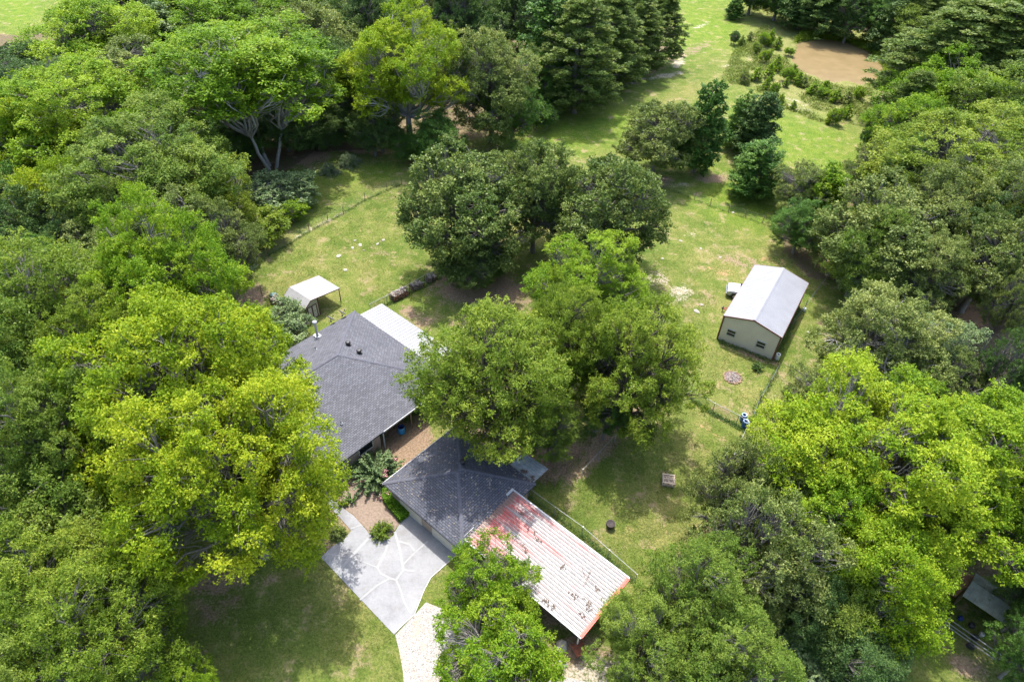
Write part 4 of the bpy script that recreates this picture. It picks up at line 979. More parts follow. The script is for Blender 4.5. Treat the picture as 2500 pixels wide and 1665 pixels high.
# pickup truck, nose out of the shop's side bay
def truck(front, ang, label):
    t = empty('pickup_truck', (front.x, front.y, 0), ang, label, 'truck')   # local +x points backwards from the nose
    TW = simple('white truck paint', (.42, .43, .44), .22, var=.02); TY = simple('tyre rubber', (.018, .018, .02), .8); RIM_ = simple('alloy rim', (.55, .56, .58), .3, .8, var=.1); CHR = simple('chrome', (.5, .51, .52), .2, .9, var=.05)
    me = bpy.data.meshes.new('body'); bm = bmesh.new()
    secs = [(-.02, .80, .42, .70, .84), (.06, .92, .40, .62, .98), (.30, .97, .38, .55, 1.08), (1.35, .99, .36, .5, 1.16), (1.5, .99, .36, .5, 1.18), (5.6, .98, .38, .5, 1.18), (5.75, .95, .42, .6, 1.12)]
    rings = []
    for x, hw_, z0, zs, z1 in secs:
        pr = [(-hw_*.96, z0), (-hw_, zs), (-hw_, z1-.22), (-hw_*.93, z1-.05), (-hw_*.7, z1), (hw_*.7, z1), (hw_*.93, z1-.05), (hw_, z1-.22), (hw_, zs), (hw_*.96, z0)]
        rings.append([bm.verts.new((x, y, z)) for y, z in pr])
    for r0_, r1_ in zip(rings[:-1], rings[1:]):
        for i in range(10): bm.faces.new((r0_[i], r0_[(i+1) % 10], r1_[(i+1) % 10], r1_[i]))
    bm.faces.new(rings[0]); bm.faces.new(rings[-1][::-1]); bmesh.ops.recalc_face_normals(bm, faces=bm.faces); bm.to_mesh(me); me.materials.append(TW)
    bo = bpy.data.objects.new('body', me); COL.objects.link(bo); bo.parent = t; bv = bo.modifiers.new('b', 'BEVEL'); bv.width = .05; bv.segments = 3; bv.limit_method = 'ANGLE'
    mb = MB(); mb.hexa([(1.45, -.88, 1.15), (3.55, -.88, 1.15), (3.55, .88, 1.15), (1.45, .88, 1.15)], [(2.15, -.72, 1.78), (3.35, -.72, 1.78), (3.35, .72, 1.78), (2.15, .72, 1.78)]); mb.build('cab', TW, t, bevel=.06)
    mb = MB(); mb.hexa([(1.40, -.80, 1.19), (2.2, -.7, 1.19), (2.2, .7, 1.19), (1.40, .80, 1.19)], [(2.02, -.68, 1.72), (2.25, -.68, 1.72), (2.25, .68, 1.72), (2.02, .68, 1.72)]); mb.build('windshield', GLASS, t)
    for s in (-1, 1):
        mb = MB(); mb.hexa([(1.85, s*.80-.04, 1.22), (3.4, s*.80-.04, 1.22), (3.4, s*.80+.07, 1.22), (1.85, s*.80+.07, 1.22)], [(2.25, s*.74-.04, 1.68), (3.3, s*.74-.04, 1.68), (3.3, s*.74+.03, 1.68), (2.25, s*.74+.03, 1.68)]); mb.build('side_window', GLASS, t)
        mb = MB(); mb.hexa([(-.05, s*.78-.12, .72), (.2, s*.84-.12, .72), (.2, s*.84+.12, .72), (-.05, s*.78+.10, .72)], [(-.02, s*.78-.12, .90), (.25, s*.84-.12, .93), (.25, s*.84+.12, .93), (-.02, s*.78+.10, .90)]); mb.build('headlight', CHR, t)
        mb = MB(); mb.box((1.75, s*1.08, 1.3), (.14, .2, .16)); mb.build('mirror', BLACKM, t, bevel=.02)
        for x in (.95, 4.6):
            w_ = MB(); R2 = Matrix.Rotation(PI/2, 4, 'X')
            prof = [(.22, -.13), (.34, -.14), (.39, -.09), (.39, .09), (.34, .14), (.22, .13)]
            w_.lathe(prof, n=24); w_.v = [tuple(R2@Vector(v)+Vector((x, s*.90, .39))) for v in w_.v]; tw = w_.build('tyre', TY, t, True)
            w_ = MB(); w_.lathe([(0, -.07), (.07, -.09), (.16, -.06), (.23, -.12), (.23, .12), (.16, .06), (.07, .09), (0, .07)], n=12); w_.v = [tuple(R2@Vector(v)+Vector((x, s*.92, .39))) for v in w_.v]; w_.build('rim', RIM_, tw)
            a_ = MB(); pts = [(x+.47*math.cos(q), s*.985, .39+.47*math.sin(q)) for q in np.linspace(-.1, PI+.1, 12)]; a_.tube(pts, .035, 6); a_.build('wheel_arch', BLACKM, t)
    mb = MB(); mb.box((-.07, 0, .52), (.16, 1.7, .2)); mb.build('bumper', CHR, t, bevel=.04)
    mb = MB()
    for k in range(3): mb.box((-.04, 0, .68+.07*k), (.06, 1.2, .035))
    mb.build('grille', BLACKM, t)
    mb = MB(); mb.box((4.6, 0, 1.19), (1.9, 1.45, .02)); mb.build('truck_bed', BLACKM, t)
truck(S(1773, 715), math.radians(-16), 'white pickup truck with its hood sticking out from behind the metal shop')
# trailer tongue with jack next to the truck
tr = empty('trailer', (0, 0, 0), 0, 'red trailer tongue with a black jack poking out beside the metal shop', 'trailer')
a = S(1764, 752, .45); b_ = S(1788, 759, .45); RUST = simple('red frame paint', (.30, .06, .035), .6, var=.3)
mb = MB(); n_ = Vector((-(b_-a).y, (b_-a).x, 0)).normalized(); mb.bar(a, b_+n_*.5, .09); mb.bar(a, b_-n_*.5, .09); mb.bar(b_+n_*.5, b_-n_*.5, .09); mb.build('frame', RUST, tr)
mb = MB(); mb.lathe([(0, -.12), (.09, -.12), (.13, 0), (.09, .12), (0, .14)], a, 12); mb.tube([a+Vector((.1, 0, -.42)), a+Vector((.1, 0, .28))], .04, 8); mb.build('jack', BLACKM, tr)
for s in (1, -1):
    mb = MB(); R2 = Matrix.Rotation(PI/2, 4, 'X'); mb.lathe([(0, -.08), (.2, -.09), (.28, -.08), (.3, 0), (.28, .08), (.2, .09), (0, .08)], n=16); q = b_-n_*.55*s; mb.v = [tuple(R2@Vector(v)+Vector((q.x+.1, q.y, .3))) for v in mb.v]; mb.build('wheel', BLACKM, tr, True)

# fire pit ring of stones with ash
STONE = simple('pale field stone', (0.31, 0.29, 0.235), 0.9, var=.25, scale=3, bmp=.4); STONED = simple('rust coloured brick stone', (0.26, 0.18, 0.11), 0.9, var=.35, scale=2)
ASH = simple('ash and charred wood', (0.17, 0.13, 0.12), 0.95, var=.6, scale=5, bmp=.6); CHAR = simple('charred sticks', (.10, .08, .075), .95, var=.5, scale=9); PALEW = simple('bleached sticks', (.30, .27, .25), .9, var=.2)
def stone(mb, c, s, R_):
    vs = [Vector(v) for v in ((1, 0, 0), (.5, .87, 0), (-.5, .87, 0), (-1, 0, 0), (-.5, -.87, 0), (.5, -.87, 0))]; base = len(mb.v); an = R_.random()*6; ca, sa = math.cos(an), math.sin(an)
    for zz, sc in ((-.5, .8), (.05, 1.05), (.55, .65)):
        for v in vs:
            x, y = v.x*s[0]*sc*(1+.18*R_.normal()), v.y*s[1]*sc*(1+.18*R_.normal()); mb.v.append((c[0]+x*ca-y*sa, c[1]+x*sa+y*ca, c[2]+s[2]*(zz+.1*R_.normal())))
    for k in range(2):
        for j in range(6): a_ = base+k*6+j; b2 = base+k*6+(j+1) % 6; mb.f.append((a_, b2, b2+6, a_+6))
    mb.f.append(tuple(base+j for j in reversed(range(6)))); mb.f.append(tuple(base+12+j for j in range(6)))
R_ = np.random.default_rng(3)
c = S(1788, 922); fp_ = empty('fire_pit', (c.x, c.y, 0), 0, 'round stone edged fire pit full of ash on the lawn near the shop', 'fire pit')
for k in range(20):
    t = 2*PI*k/20; mb = MB(); stone(mb, (.92*math.cos(t), .92*math.sin(t), .05), (.17, .10, .13), R_); mb.build('ring_stone', STONED, fp_)
mb = MB(); mb.lathe([(.88, .03), (.75, .09), (.5, .12), (0, .16)], n=24); mb.build('ash_bed', ASH, fp_)
mb = MB()
for k in range(26):
    t = R_.random()*6.28; rr = .7*R_.random()**.5; q = Vector((rr*math.cos(t), rr*math.sin(t), .17+.05*R_.random())); j = Vector((math.cos(t*3), math.sin(t*3), .1*R_.normal()))*.28; mb.tube([q-j, q+j], .02+.015*R_.random(), 5)
mb.build('burnt_sticks', PALEW, fp_)

# pallet, kettle planter, tire, firebox, odd stones
PAL = simple('pale pallet wood', (0.50, 0.40, 0.30), 0.85, var=.25, scale=4, bmp=.3)
c = S(1630, 1178); pl = empty('pallet_stack', (c.x, c.y, 0), math.radians(-8), 'small stack of wooden pallets standing on the lawn', 'pallets')
for j in range(3):
    z = .03+j*.16; mb = MB()
    for x in (-.5, 0, .5): mb.box((x, 0, z+.06), (.1, 1.02, .09))
    mb.build('bearers', PAL, pl)
    mb = MB()
    for k in range(6): mb.box((0, -.46+.184*k, z+.12), (1.12, .10, .025))
    mb.build('deck_boards', PAL, pl)
mb = MB(); 
for x in (-.5, 0, .5): mb.box((x, 0, .54), (.09, 1.05, .05))
for y in (-.48, 0, .48): mb.box((0, y, .585), (1.15, .11, .03))
mb.build('top_frame', PAL, pl)
c = S(1489, 1287); kp = empty('kettle_planter', (c.x, c.y, 0), 0, 'dark round iron kettle on the open lawn with weeds around it', 'kettle')
mb = MB(); mb.lathe([(0, .12), (.22, .13), (.36, .25), (.40, .42), (.36, .56), (.40, .60), (.36, .61), (.33, .56), (0, .50)], n=22); mb.build('bowl', simple('rusty iron', (.05, .038, .035), .7, var=.4), kp, True)
mb = MB()
for k in range(3): t = k*2.1; mb.tube([(.25*math.cos(t), .25*math.sin(t), .2), (.32*math.cos(t), .32*math.sin(t), 0)], .035, 6)
mb.build('feet', BLACKM, kp)
c = S(1189, 1066); mb = MB(); prof = [(.20+.0, .03), (.34, 0), (.39, .06), (.39, .16), (.34, .22), (.22, .19), (.20, .12), (.20, .03)]; mb.lathe(prof, c, 24); o_ = mb.build('tire', simple('weathered tyre', (.05, .048, .045), .85, var=.3), None, True); tag(o_, 'old rubber tire lying by the tree trunk behind the garage', 'tire')
c = S(1413, 1592); fb = empty('rusty_firebox', (c.x, c.y, 0), .5, 'rusty red brown metal box below the end of the carport', 'firebox'); RU = simple('rust', (.22, .075, .04), .85, var=.45, scale=5, bmp=.3)
mb = MB(); mb.hexa([(-.35, -.3, .3), (.35, -.3, .3), (.35, .3, .3), (-.35, .3, .3)], [(-.45, -.4, .75), (.45, -.4, .75), (.45, .4, .75), (-.45, .4, .75)]); mb.build('tray', RU, fb)
mb = MB()
for a_, b2 in ((-1, -1), (-1, 1), (1, -1), (1, 1)): mb.bar((a_*.32, b2*.27, 0), (a_*.32, b2*.27, .3), .06)
mb.bar((-.5, -.46, .77), (.5, -.46, .77), .06); mb.bar((-.5, .46, .77), (.5, .46, .77), .06); mb.bar((-.5, -.46, .77), (-.5, .46, .77), .06); mb.build('legs', RU, fb)
mb = MB(); c = S(1371, 1578); stone(mb, (c.x, c.y, .25), (.5, .42, .5), R_); o_ = mb.build('boulder', STONE, None); tag(o_, 'white lumpy boulder beside the rusty metal box', 'boulder')
mb = MB(); c = S(1368, 1619); stone(mb, (c.x, c.y, .15), (.45, .35, .3), R_); o_ = mb.build('boulder', simple('grey stone', (.28, .28, .26), .9), None); tag(o_, 'flat grey boulder in the weeds below the carport', 'boulder')
# pale limestone rocks in the lawn
rk = [(827, 626, .5, 'large flat white rock lying alone on the lawn above the shed'), (843, 660, .38, 'flat white rock on the lawn just above the shed roof'), (860, 606, .34, 'white rock leftmost of the loose cluster on the lawn'),
      (879, 599, .4, 'largest white rock in the middle of the loose cluster'), (936, 587, .34, 'white rock rightmost of the cluster near the oak'), (921, 597, .3, 'thin pale rock beside the rightmost rock of the cluster'), (866, 588, .25, 'faint pale rock at the top of the loose cluster'), (888, 612, .2, 'smallest white rock just below the loose cluster'),
      (1662, 589, .34, 'pale rock on the lawn right of the second oak'), (1711, 608, .3, 'pale rock in mid lawn between oak and shop'), (1617, 632, .28, 'pale rock close beside the bright green tree edge'), (1758, 629, .3, 'pale rock on the lawn above the metal shop'),
      (1700, 760, .5, 'white rock left of the shop in the bright grass'), (1712, 744, .3, 'pale stone just above the white rock left of the shop'), (1790, 520, .3, 'white rock on the wire fence line above the shop'), (1975, 812, .35, 'flat pale rock in the grass strip right of the shop')]
for u, v, s, lb in rk:
    c = S(u, v); mb = MB(); stone(mb, (c.x, c.y, .05), (s*.9, s*.6, .09), R_); o_ = mb.build('limestone_rock', STONE, None); tag(o_, lb, 'rock', 'pale rocks in the lawn')

# kennel with a corrugated roof behind the garage
kn = empty('dog_kennel', (0, 0, 0), 0, 'small kennel shelter with a worn grey corrugated roof behind the garage', 'kennel')
k0, k1, k2, k3 = S(1245.3, 1132.9, 1.95), S(1277.9, 1104.2, 1.9), S(1339, 1144.4, 1.9), S(1300.8, 1178.8, 1.95)
OLDG = simple('worn galvanised roofing', (0.30, 0.33, 0.34), 0.55, 0.2, var=.3, scale=2)
corrugated(kn, 'roof', k3, k2, k1, k0, 8, OLDG, rib=.04, wd=.5)
mb = MB(); 
for k in range(9):
    q = k0.lerp(k3, .35+.6*R_.random())+(k1-k0)*(.08+.2*R_.random())+Vector((0, 0, .05)); 
    for _ in range(6):
        p = q+Vector((R_.normal()*.09, R_.normal()*.09, 0)); an = R_.random()*6; x = Vector((math.cos(an), math.sin(an), 0))*.07; y = Vector((-math.sin(an), math.cos(an), 0))*.04; mb.face([p-x-y, p+x-y, p+x+y, p-x+y])
mb.build('leaf_litter', LEAFD, kn)['kind'] = 'stuff'
for q in (k0, k1, k2, k3): mb = MB(); mb.bar((q.x, q.y, 0), (q.x, q.y, q.z-.03), .08); mb.build('post', WOODB, kn)
ks = [S(1215, 1085), S(1205, 1110), S(1240, 1140)]
pe = S(1352, 1192); pf = S(1440, 1085)
for k, (p, q) in enumerate(((k2, pe), (pe, pf))):
    for z in (.5, 1.1, 1.5): m2 = MB(); m2.bar((p.x, p.y, z), (q.x, q.y, z), .05); m2.build('rail', WOODB, kn)
for f in (0, .33, .66, 1): q = pe.lerp(pf, f); m2 = MB(); m2.bar((q.x, q.y, 0), (q.x, q.y, 1.6), .07); m2.build('post', WOODB, kn)

# small outbuilding at the right edge with a trailer frame in front
ob = empty('small_shed', (0, 0, 0), 0, 'small grey roofed shed half hidden by trees at the right edge', 'shed')
q0, q1, q2 = S(2366, 1418, 2.3), S(2352, 1451, 2.3), S(2392, 1478, 2.3); ax = (q2-q1).normalized(); ay = Vector((-ax.y, ax.x, 0)); Lx, Ly = 4.2, 2.6
def Q(a, b_, z): return Vector((q1.x, q1.y, 0))+ax*a+ay*b_+Vector((0, 0, z))
GRR = simple('grey green mossy roofing', (0.27, 0.30, 0.25), 0.7, var=.3, scale=1.5)
corrugated(ob, 'roof', Q(0, Ly/2, 2.75), Q(Lx, Ly/2, 2.75), Q(Lx, -.1, 2.25), Q(0, -.1, 2.25), 10, GRR, rib=.012, wd=.2)
corrugated(ob, 'roof', Q(Lx, Ly/2, 2.75), Q(0, Ly/2, 2.75), Q(0, Ly+.1, 2.25), Q(Lx, Ly+.1, 2.25), 10, GRR, rib=.012, wd=.2)
mb = MB(); ribbed_wall(mb, Q(.1, Ly, 0), Q(.1, Ly/2, 0), 2.22, 2.68, -ax, .4); ribbed_wall(mb, Q(.1, Ly/2, 0), Q(.1, 0.1, 0), 2.68, 2.22, -ax, .4); ribbed_wall(mb, Q(Lx-.1, .1, 0), Q(Lx-.1, Ly/2, 0), 2.22, 2.68, ax, .4); ribbed_wall(mb, Q(Lx-.1, Ly/2, 0), Q(Lx-.1, Ly, 0), 2.68, 2.22, ax, .4)
ribbed_wall(mb, Q(Lx-.1, Ly, 0), Q(.1, Ly, 0), 2.22, 2.22, ay, .4); mb.build('wall', TAN, ob)
mb = MB(); mb.box(Q(-.5, Ly*.75, .9), (1.0, 1.3, 1.8), rz=math.atan2(ax.y, ax.x)); mb.box(Q(-.5, Ly*.75, 1.83), (1.15, 1.45, .06), rz=math.atan2(ax.y, ax.x)); wb_ = mb.build('wooden_hutch', WOODR := simple('reddish plywood', (0.40, 0.22, 0.13), .8, var=.25), None); tag(wb_, 'reddish plywood hutch box against the small shed at right', 'hutch')
for k, (x, y, z, s_) in enumerate(((.9, -.3, .22, .3), (1.7, -.25, .25, .36), (2.5, -.4, .2, .3))):
    mb = MB(); mb.lathe([(0, 0), (s_*.6, 0), (s_*.7, z), (s_*.5, z*1.6), (0, z*1.8)], Q(x, y, 0), 9); o_ = mb.build('storage_bin', (NAVY, BLACKM, GALV)[k], None); tag(o_, ('navy bin leftmost in front of the small grey roofed shed', 'black bin in the middle in front of the small grey roofed shed', 'grey bin nearest the tree in front of the small grey roofed shed')[k], 'bin', 'bins in front of the small shed')
ut = empty('utility_trailer', (0, 0, 0), 0, 'low metal trailer frame parked in front of the small shed', 'trailer')
mb = MB()
for (x0, y0), (x1, y1) in (((.2, -1.3), (4, -1.3)), ((.2, -1.7), (4, -1.7)), ((.2, -1.3), (.2, -2.0)), ((4, -1.3), (4, -2.0)), ((.2, -2.0), (4, -2.0))): mb.bar(Q(x0, y0, .5), Q(x1, y1, .5), .06)
mb.build('frame', GALV, ut)
for y in (-1.15, -2.15):
    mb = MB(); R2 = Matrix.Rotation(PI/2, 4, 'X'); mb.lathe([(0, -.08), (.2, -.09), (.28, -.08), (.3, 0), (.28, .08), (.2, .09), (0, .08)], n=16); RZ2 = Matrix.Rotation(math.atan2(ax.y, ax.x), 4, 'Z'); q = Q(2.2, y, .3); mb.v = [tuple(RZ2@(R2@Vector(v))+q) for v in mb.v]; mb.build('wheel', BLACKM, ut, True)

# ------------------------------------------------------------------ garden plants
def plume_plant(name, c, n, L, label, cat, mat, lf=.12, droop=.8, hfac=1.0, leafn=34, flowers=0, seed=1, leafw=.5):
    R_ = np.random.default_rng(seed); root = empty(name, (c.x, c.y, 0), 0, label, cat)
    P_, N_, T_ = [], [], []; st_ = MB(); fl_ = []
    for i in range(n):
        ph = R_.random()*2*PI; ti = .25+.95*R_.random()**.7; l_ = L*(.75+.35*R_.random()); d = Vector((math.cos(ph)*math.sin(ti), math.sin(ph)*math.sin(ti), math.cos(ti)*hfac)); pts = []
        for k in range(9): t = k/8; q = d*l_*t; q.z -= droop*l_*.35*t*t*math.sin(ti); q.z = max(q.z, .05); pts.append(q)
        st_.tube(pts, [.03*(1-k/9)+.006 for k in range(9)], 4, cap=False); ct = R_.random()*.4
        for k in range(leafn):
            t = .25+.75*R_.random(); j = min(7, int(t*8)); q = pts[j].lerp(pts[j+1], t*8-j); P_.append((q.x, q.y, q.z)); P_[-1] = tuple(np.array(P_[-1])+R_.normal(size=3)*lf*.35); N_.append(R_.normal(size=3)*.5+np.array([0, 0, .8])); T_.append(.15+ct+.4*R_.random())
        if i < flowers: fl_.append(pts[-1])
    st_.build('stems', BARK, root)
    v = leaves(R_, np.array(P_), np.array(N_), lf*2, leafw); me = np_mesh('foliage', v, 4, [mat], np.clip(np.array(T_), 0, 1)); o = bpy.data.objects.new('foliage', me); COL.objects.link(o); o.parent = root
    for q in fl_:
        k = 60; pp = np.array(q)+R_.normal(size=(k, 3))*.11; v = leaves(R_, pp, R_.normal(size=(k, 3)), .09, .9); me = np_mesh('flower_cluster', v, 4, [PINK]); o = bpy.data.objects.new('flower_cluster', me); COL.objects.link(o); o.parent = root
    return root
PINK = simple('pink crape myrtle petals', (.72, .34, .36), .7, var=.2, scale=8)
cm = plume_plant('crape_myrtle', S(918, 1165), 120, 3.0, 'crape myrtle with drooping leafy plumes and pink flowers between house and garage', 'shrub', LM['blue'], lf=.13, droop=.9, hfac=.9, leafn=90, flowers=9, seed=5)
plume_plant('pampas_grass', S(855, 403), 220, 2.3, 'round blue green pampas grass clump at the lawn edge', 'ornamental grass', LM['blue'], lf=.16, droop=1.2, leafn=16, seed=6, leafw=.2)
plume_plant('pampas_grass', S(806, 424), 160, 2.0, 'smaller dark pampas clump left of the round one', 'ornamental grass', LM['blue'], lf=.16, droop=1.2, leafn=14, seed=7, leafw=.2)
plume_plant('garden_bush', S(933, 1302), 110, 1.25, 'round spiky green bush at the corner of driveway and soil bed', 'bush', LM['elm'], lf=.10, droop=.7, leafn=22, seed=8, leafw=.3)
plume_plant('yellow_lily_clump', S(826, 1306), 90, .95, 'yellowish strappy leaved plant clump beside the walkway', 'bush', LM['weed'], lf=.10, droop=1.2, leafn=20, seed=9, leafw=.3)
plume_plant('ornamental_weed', S(858, 1222), 26, .95, 'small upright green plant alone in the soil bed', 'plant', LM['gum'], lf=.08, droop=.5, leafn=20, seed=10, leafw=.4)
plume_plant('young_shrub', S(836, 1237), 22, .7, 'small yellow green sprig beside the walkway edge', 'plant', LM['yellow'], lf=.08, droop=.5, leafn=20, seed=11, leafw=.4)
plume_plant('upright_evergreen', S(1851, 901), 40, .9, 'small dark evergreen weed clump just below the shop wall', 'plant', LM['dark'], lf=.09, droop=.3, leafn=26, seed=12, leafw=.5)
# low hedge bed under the garage eave
def scatter_poly(pts, n, R_):
    xs = [p.x for p in pts]; ys = [p.y for p in pts]; out = []
    while len(out) < n:
        q = R_.random((n, 2))*[max(xs)-min(xs), max(ys)-min(ys)]+[min(xs), min(ys)]; c_ = np.zeros(n, bool)
        for i in range(len(pts)):
            a_, b2 = pts[i], pts[(i+1) % len(pts)]
            if a_.y == b2.y: continue
            c_ ^= ((q[:, 1] > a_.y) != (q[:, 1] > b2.y)) & (q[:, 0] < (b2.x-a_.x)*(q[:, 1]-a_.y)/(b2.y-a_.y)+a_.x)
        out += list(q[c_])
    return np.array(out[:n])
R_ = np.random.default_rng(9)
hp_ = [S(937, 1192), S(934, 1222), S(950, 1245), S(977, 1276), S(1012, 1250), S(990, 1225), S(960, 1195)]
q = scatter_poly(hp_, 9000, R_); zz = R_.random(len(q))**.6*(.45+.25*vnoise(q[:, 0], q[:, 1], .35, 4)); v = leaves(R_, np.column_stack([q, zz+.03]), R_.normal(size=(len(q), 3))*.6+[0, 0, .9], .16, .6)
me = np_mesh('low_hedge', v, 4, [LM['hedge']], np.clip(.15+.7*R_.random(len(q)), 0, 1)); o = bpy.data.objects.new('low_hedge', me); COL.objects.link(o); tag(o, 'bright green low leafy hedge planted under the garage eave', 'hedge')

# weeds and rough grass: one mesh of small tufts for each stretch
def tufts(name, q, size, mat, kindlabel, hmax=.35, per=7, seed=1, cat='weeds'):
    R_ = np.random.default_rng(seed); n = len(q); idx = np.repeat(np.arange(n), per); N = len(idx); hs = hmax*(.4+.9*R_.random(n)**1.5)
    p = np.column_stack([q[idx]+R_.normal(size=(N, 2))*size*.8, R_.random(N)*hs[idx]]); nr = R_.normal(size=(N, 3))*.6+[0, 0, .6]; ax_ = np.column_stack([R_.normal(size=(N, 2))*.6, np.ones(N)])
    v = leaves(R_, p, nr, size, .35, axis=ax_); ct = R_.random(n)*.5
    me = np_mesh(name, v, 4, [mat], np.clip(.12+ct[idx]+.35*R_.random(N), 0, 1)); o = bpy.data.objects.new(name, me); COL.objects.link(o); tag(o, kindlabel, cat, kind='stuff')
R_ = np.random.default_rng(21)
pw = [P(u, v) for u, v in [(1690, 110), (1760, 60), (1800, 110), (1815, 150), (1870, 185), (1950, 205), (2010, 200), (2000, 250), (1960, 285), (1880, 280), (1800, 250), (1740, 210), (1660, 185)]]
q = scatter_poly(pw, 7000, R_); k_ = vnoise(q[:, 0], q[:, 1], 4, 3) > .42; tufts('pond_weeds', q[k_], .34, LM['weed'], 'patchy pale green weeds around the muddy pond', .55, 6, 2)
pr = [P(u, v) for u, v in [(1825, 100), (1838, 82), (1900, 78), (1990, 98), (2040, 130), (2055, 185), (2010, 200), (2035, 160), (2005, 124), (1950, 99), (1880, 90), (1845, 96)]]
q = scatter_poly(pr, 2200, R_); tufts('pond_reeds', q, .4, LM['elm'], 'thick green reeds along the far bank of the pond', 1.1, 10, 3)
def along(pts, n, wd, R_):
    out = []
    Ls = [(b2-a_).length for a_, b2 in zip(pts[:-1], pts[1:])]; 
    for a_, b2, L in zip(pts[:-1], pts[1:], Ls):
        m_ = int(n*L/sum(Ls)); t = R_.random(m_)[:, None]; out.append(np.array(a_)[None, :2]*(1-t)+np.array(b2)[None, :2]*t+R_.normal(size=(m_, 2))*wd)
    return np.concatenate(out)
q = np.concatenate([along([S(560+a/5.352, 400+b_/5.352) for a, b_ in wl], 420, .10, R_), along([S(1686, 975), S(1739, 1010), S(1797, 1040), S(1815, 1052)], 450, .13, R_), along([S(1622, 458), S(1733, 503), S(1900, 560)], 150, .15, R_), along([S(1832, 1034), S(1850, 985), S(1897, 905)], 200, .2, R_), along([W(-hl-.3, -hw, 0), W(-hl-.3, hw+.2, 0), W(hl, hw+.35, 0)], 700, .22, R_),
   along([S(905, 764), S(985, 724), S(1075, 680)], 300, .12, R_), along([S(1290, 1213), S(1420, 1307), S(1550, 1422)], 300, .15, R_)])
tufts('fence_weeds', q, .14, LM['dark'], 'dark weeds growing along the fences and the shop wall', .24, 6, 4)
gy_ = [P(u, v) for u, v in [(380, 1568), (350, 1350), (500, 1250), (740, 1270), (900, 1460), (920, 1568)]]
gr_ = [P(u, v) for u, v in [(1200, 1140), (1300, 1050), (1600, 940), (1700, 1010), (1600, 1200), (1550, 1350), (1450, 1320)]]
gm_ = [P(u, v) for u, v in [(560, 640), (900, 430), (930, 560), (1000, 620), (850, 720), (780, 640), (640, 700)]]
gn_ = [P(u, v) for u, v in [(1500, 460), (1780, 560), (1800, 600), (1650, 640), (1640, 800), (1800, 830), (1700, 950), (1600, 880), (1500, 640)]]
gp_ = [P(u, v) for u, v in [(1250, 300), (1560, 120), (1700, 60), (1850, 250), (1960, 330), (1900, 420), (1700, 460), (1450, 300)]]
q = np.concatenate([scatter_poly(gy_, 9000, R_), scatter_poly(gr_, 9000, R_), scatter_poly(gm_, 7000, R_), scatter_poly(gn_, 8000, R_), scatter_poly(gp_, 9000, R_)])
q = q[vnoise(q[:, 0], q[:, 1], 1.7, 8)+.4*vnoise(q[:, 0], q[:, 1], .4, 9) > .62]
tufts('lawn_tufts', q, .10, LM['weed'], 'small tufts of taller grass scattered through the lawn', .09, 4, 5, 'grass')

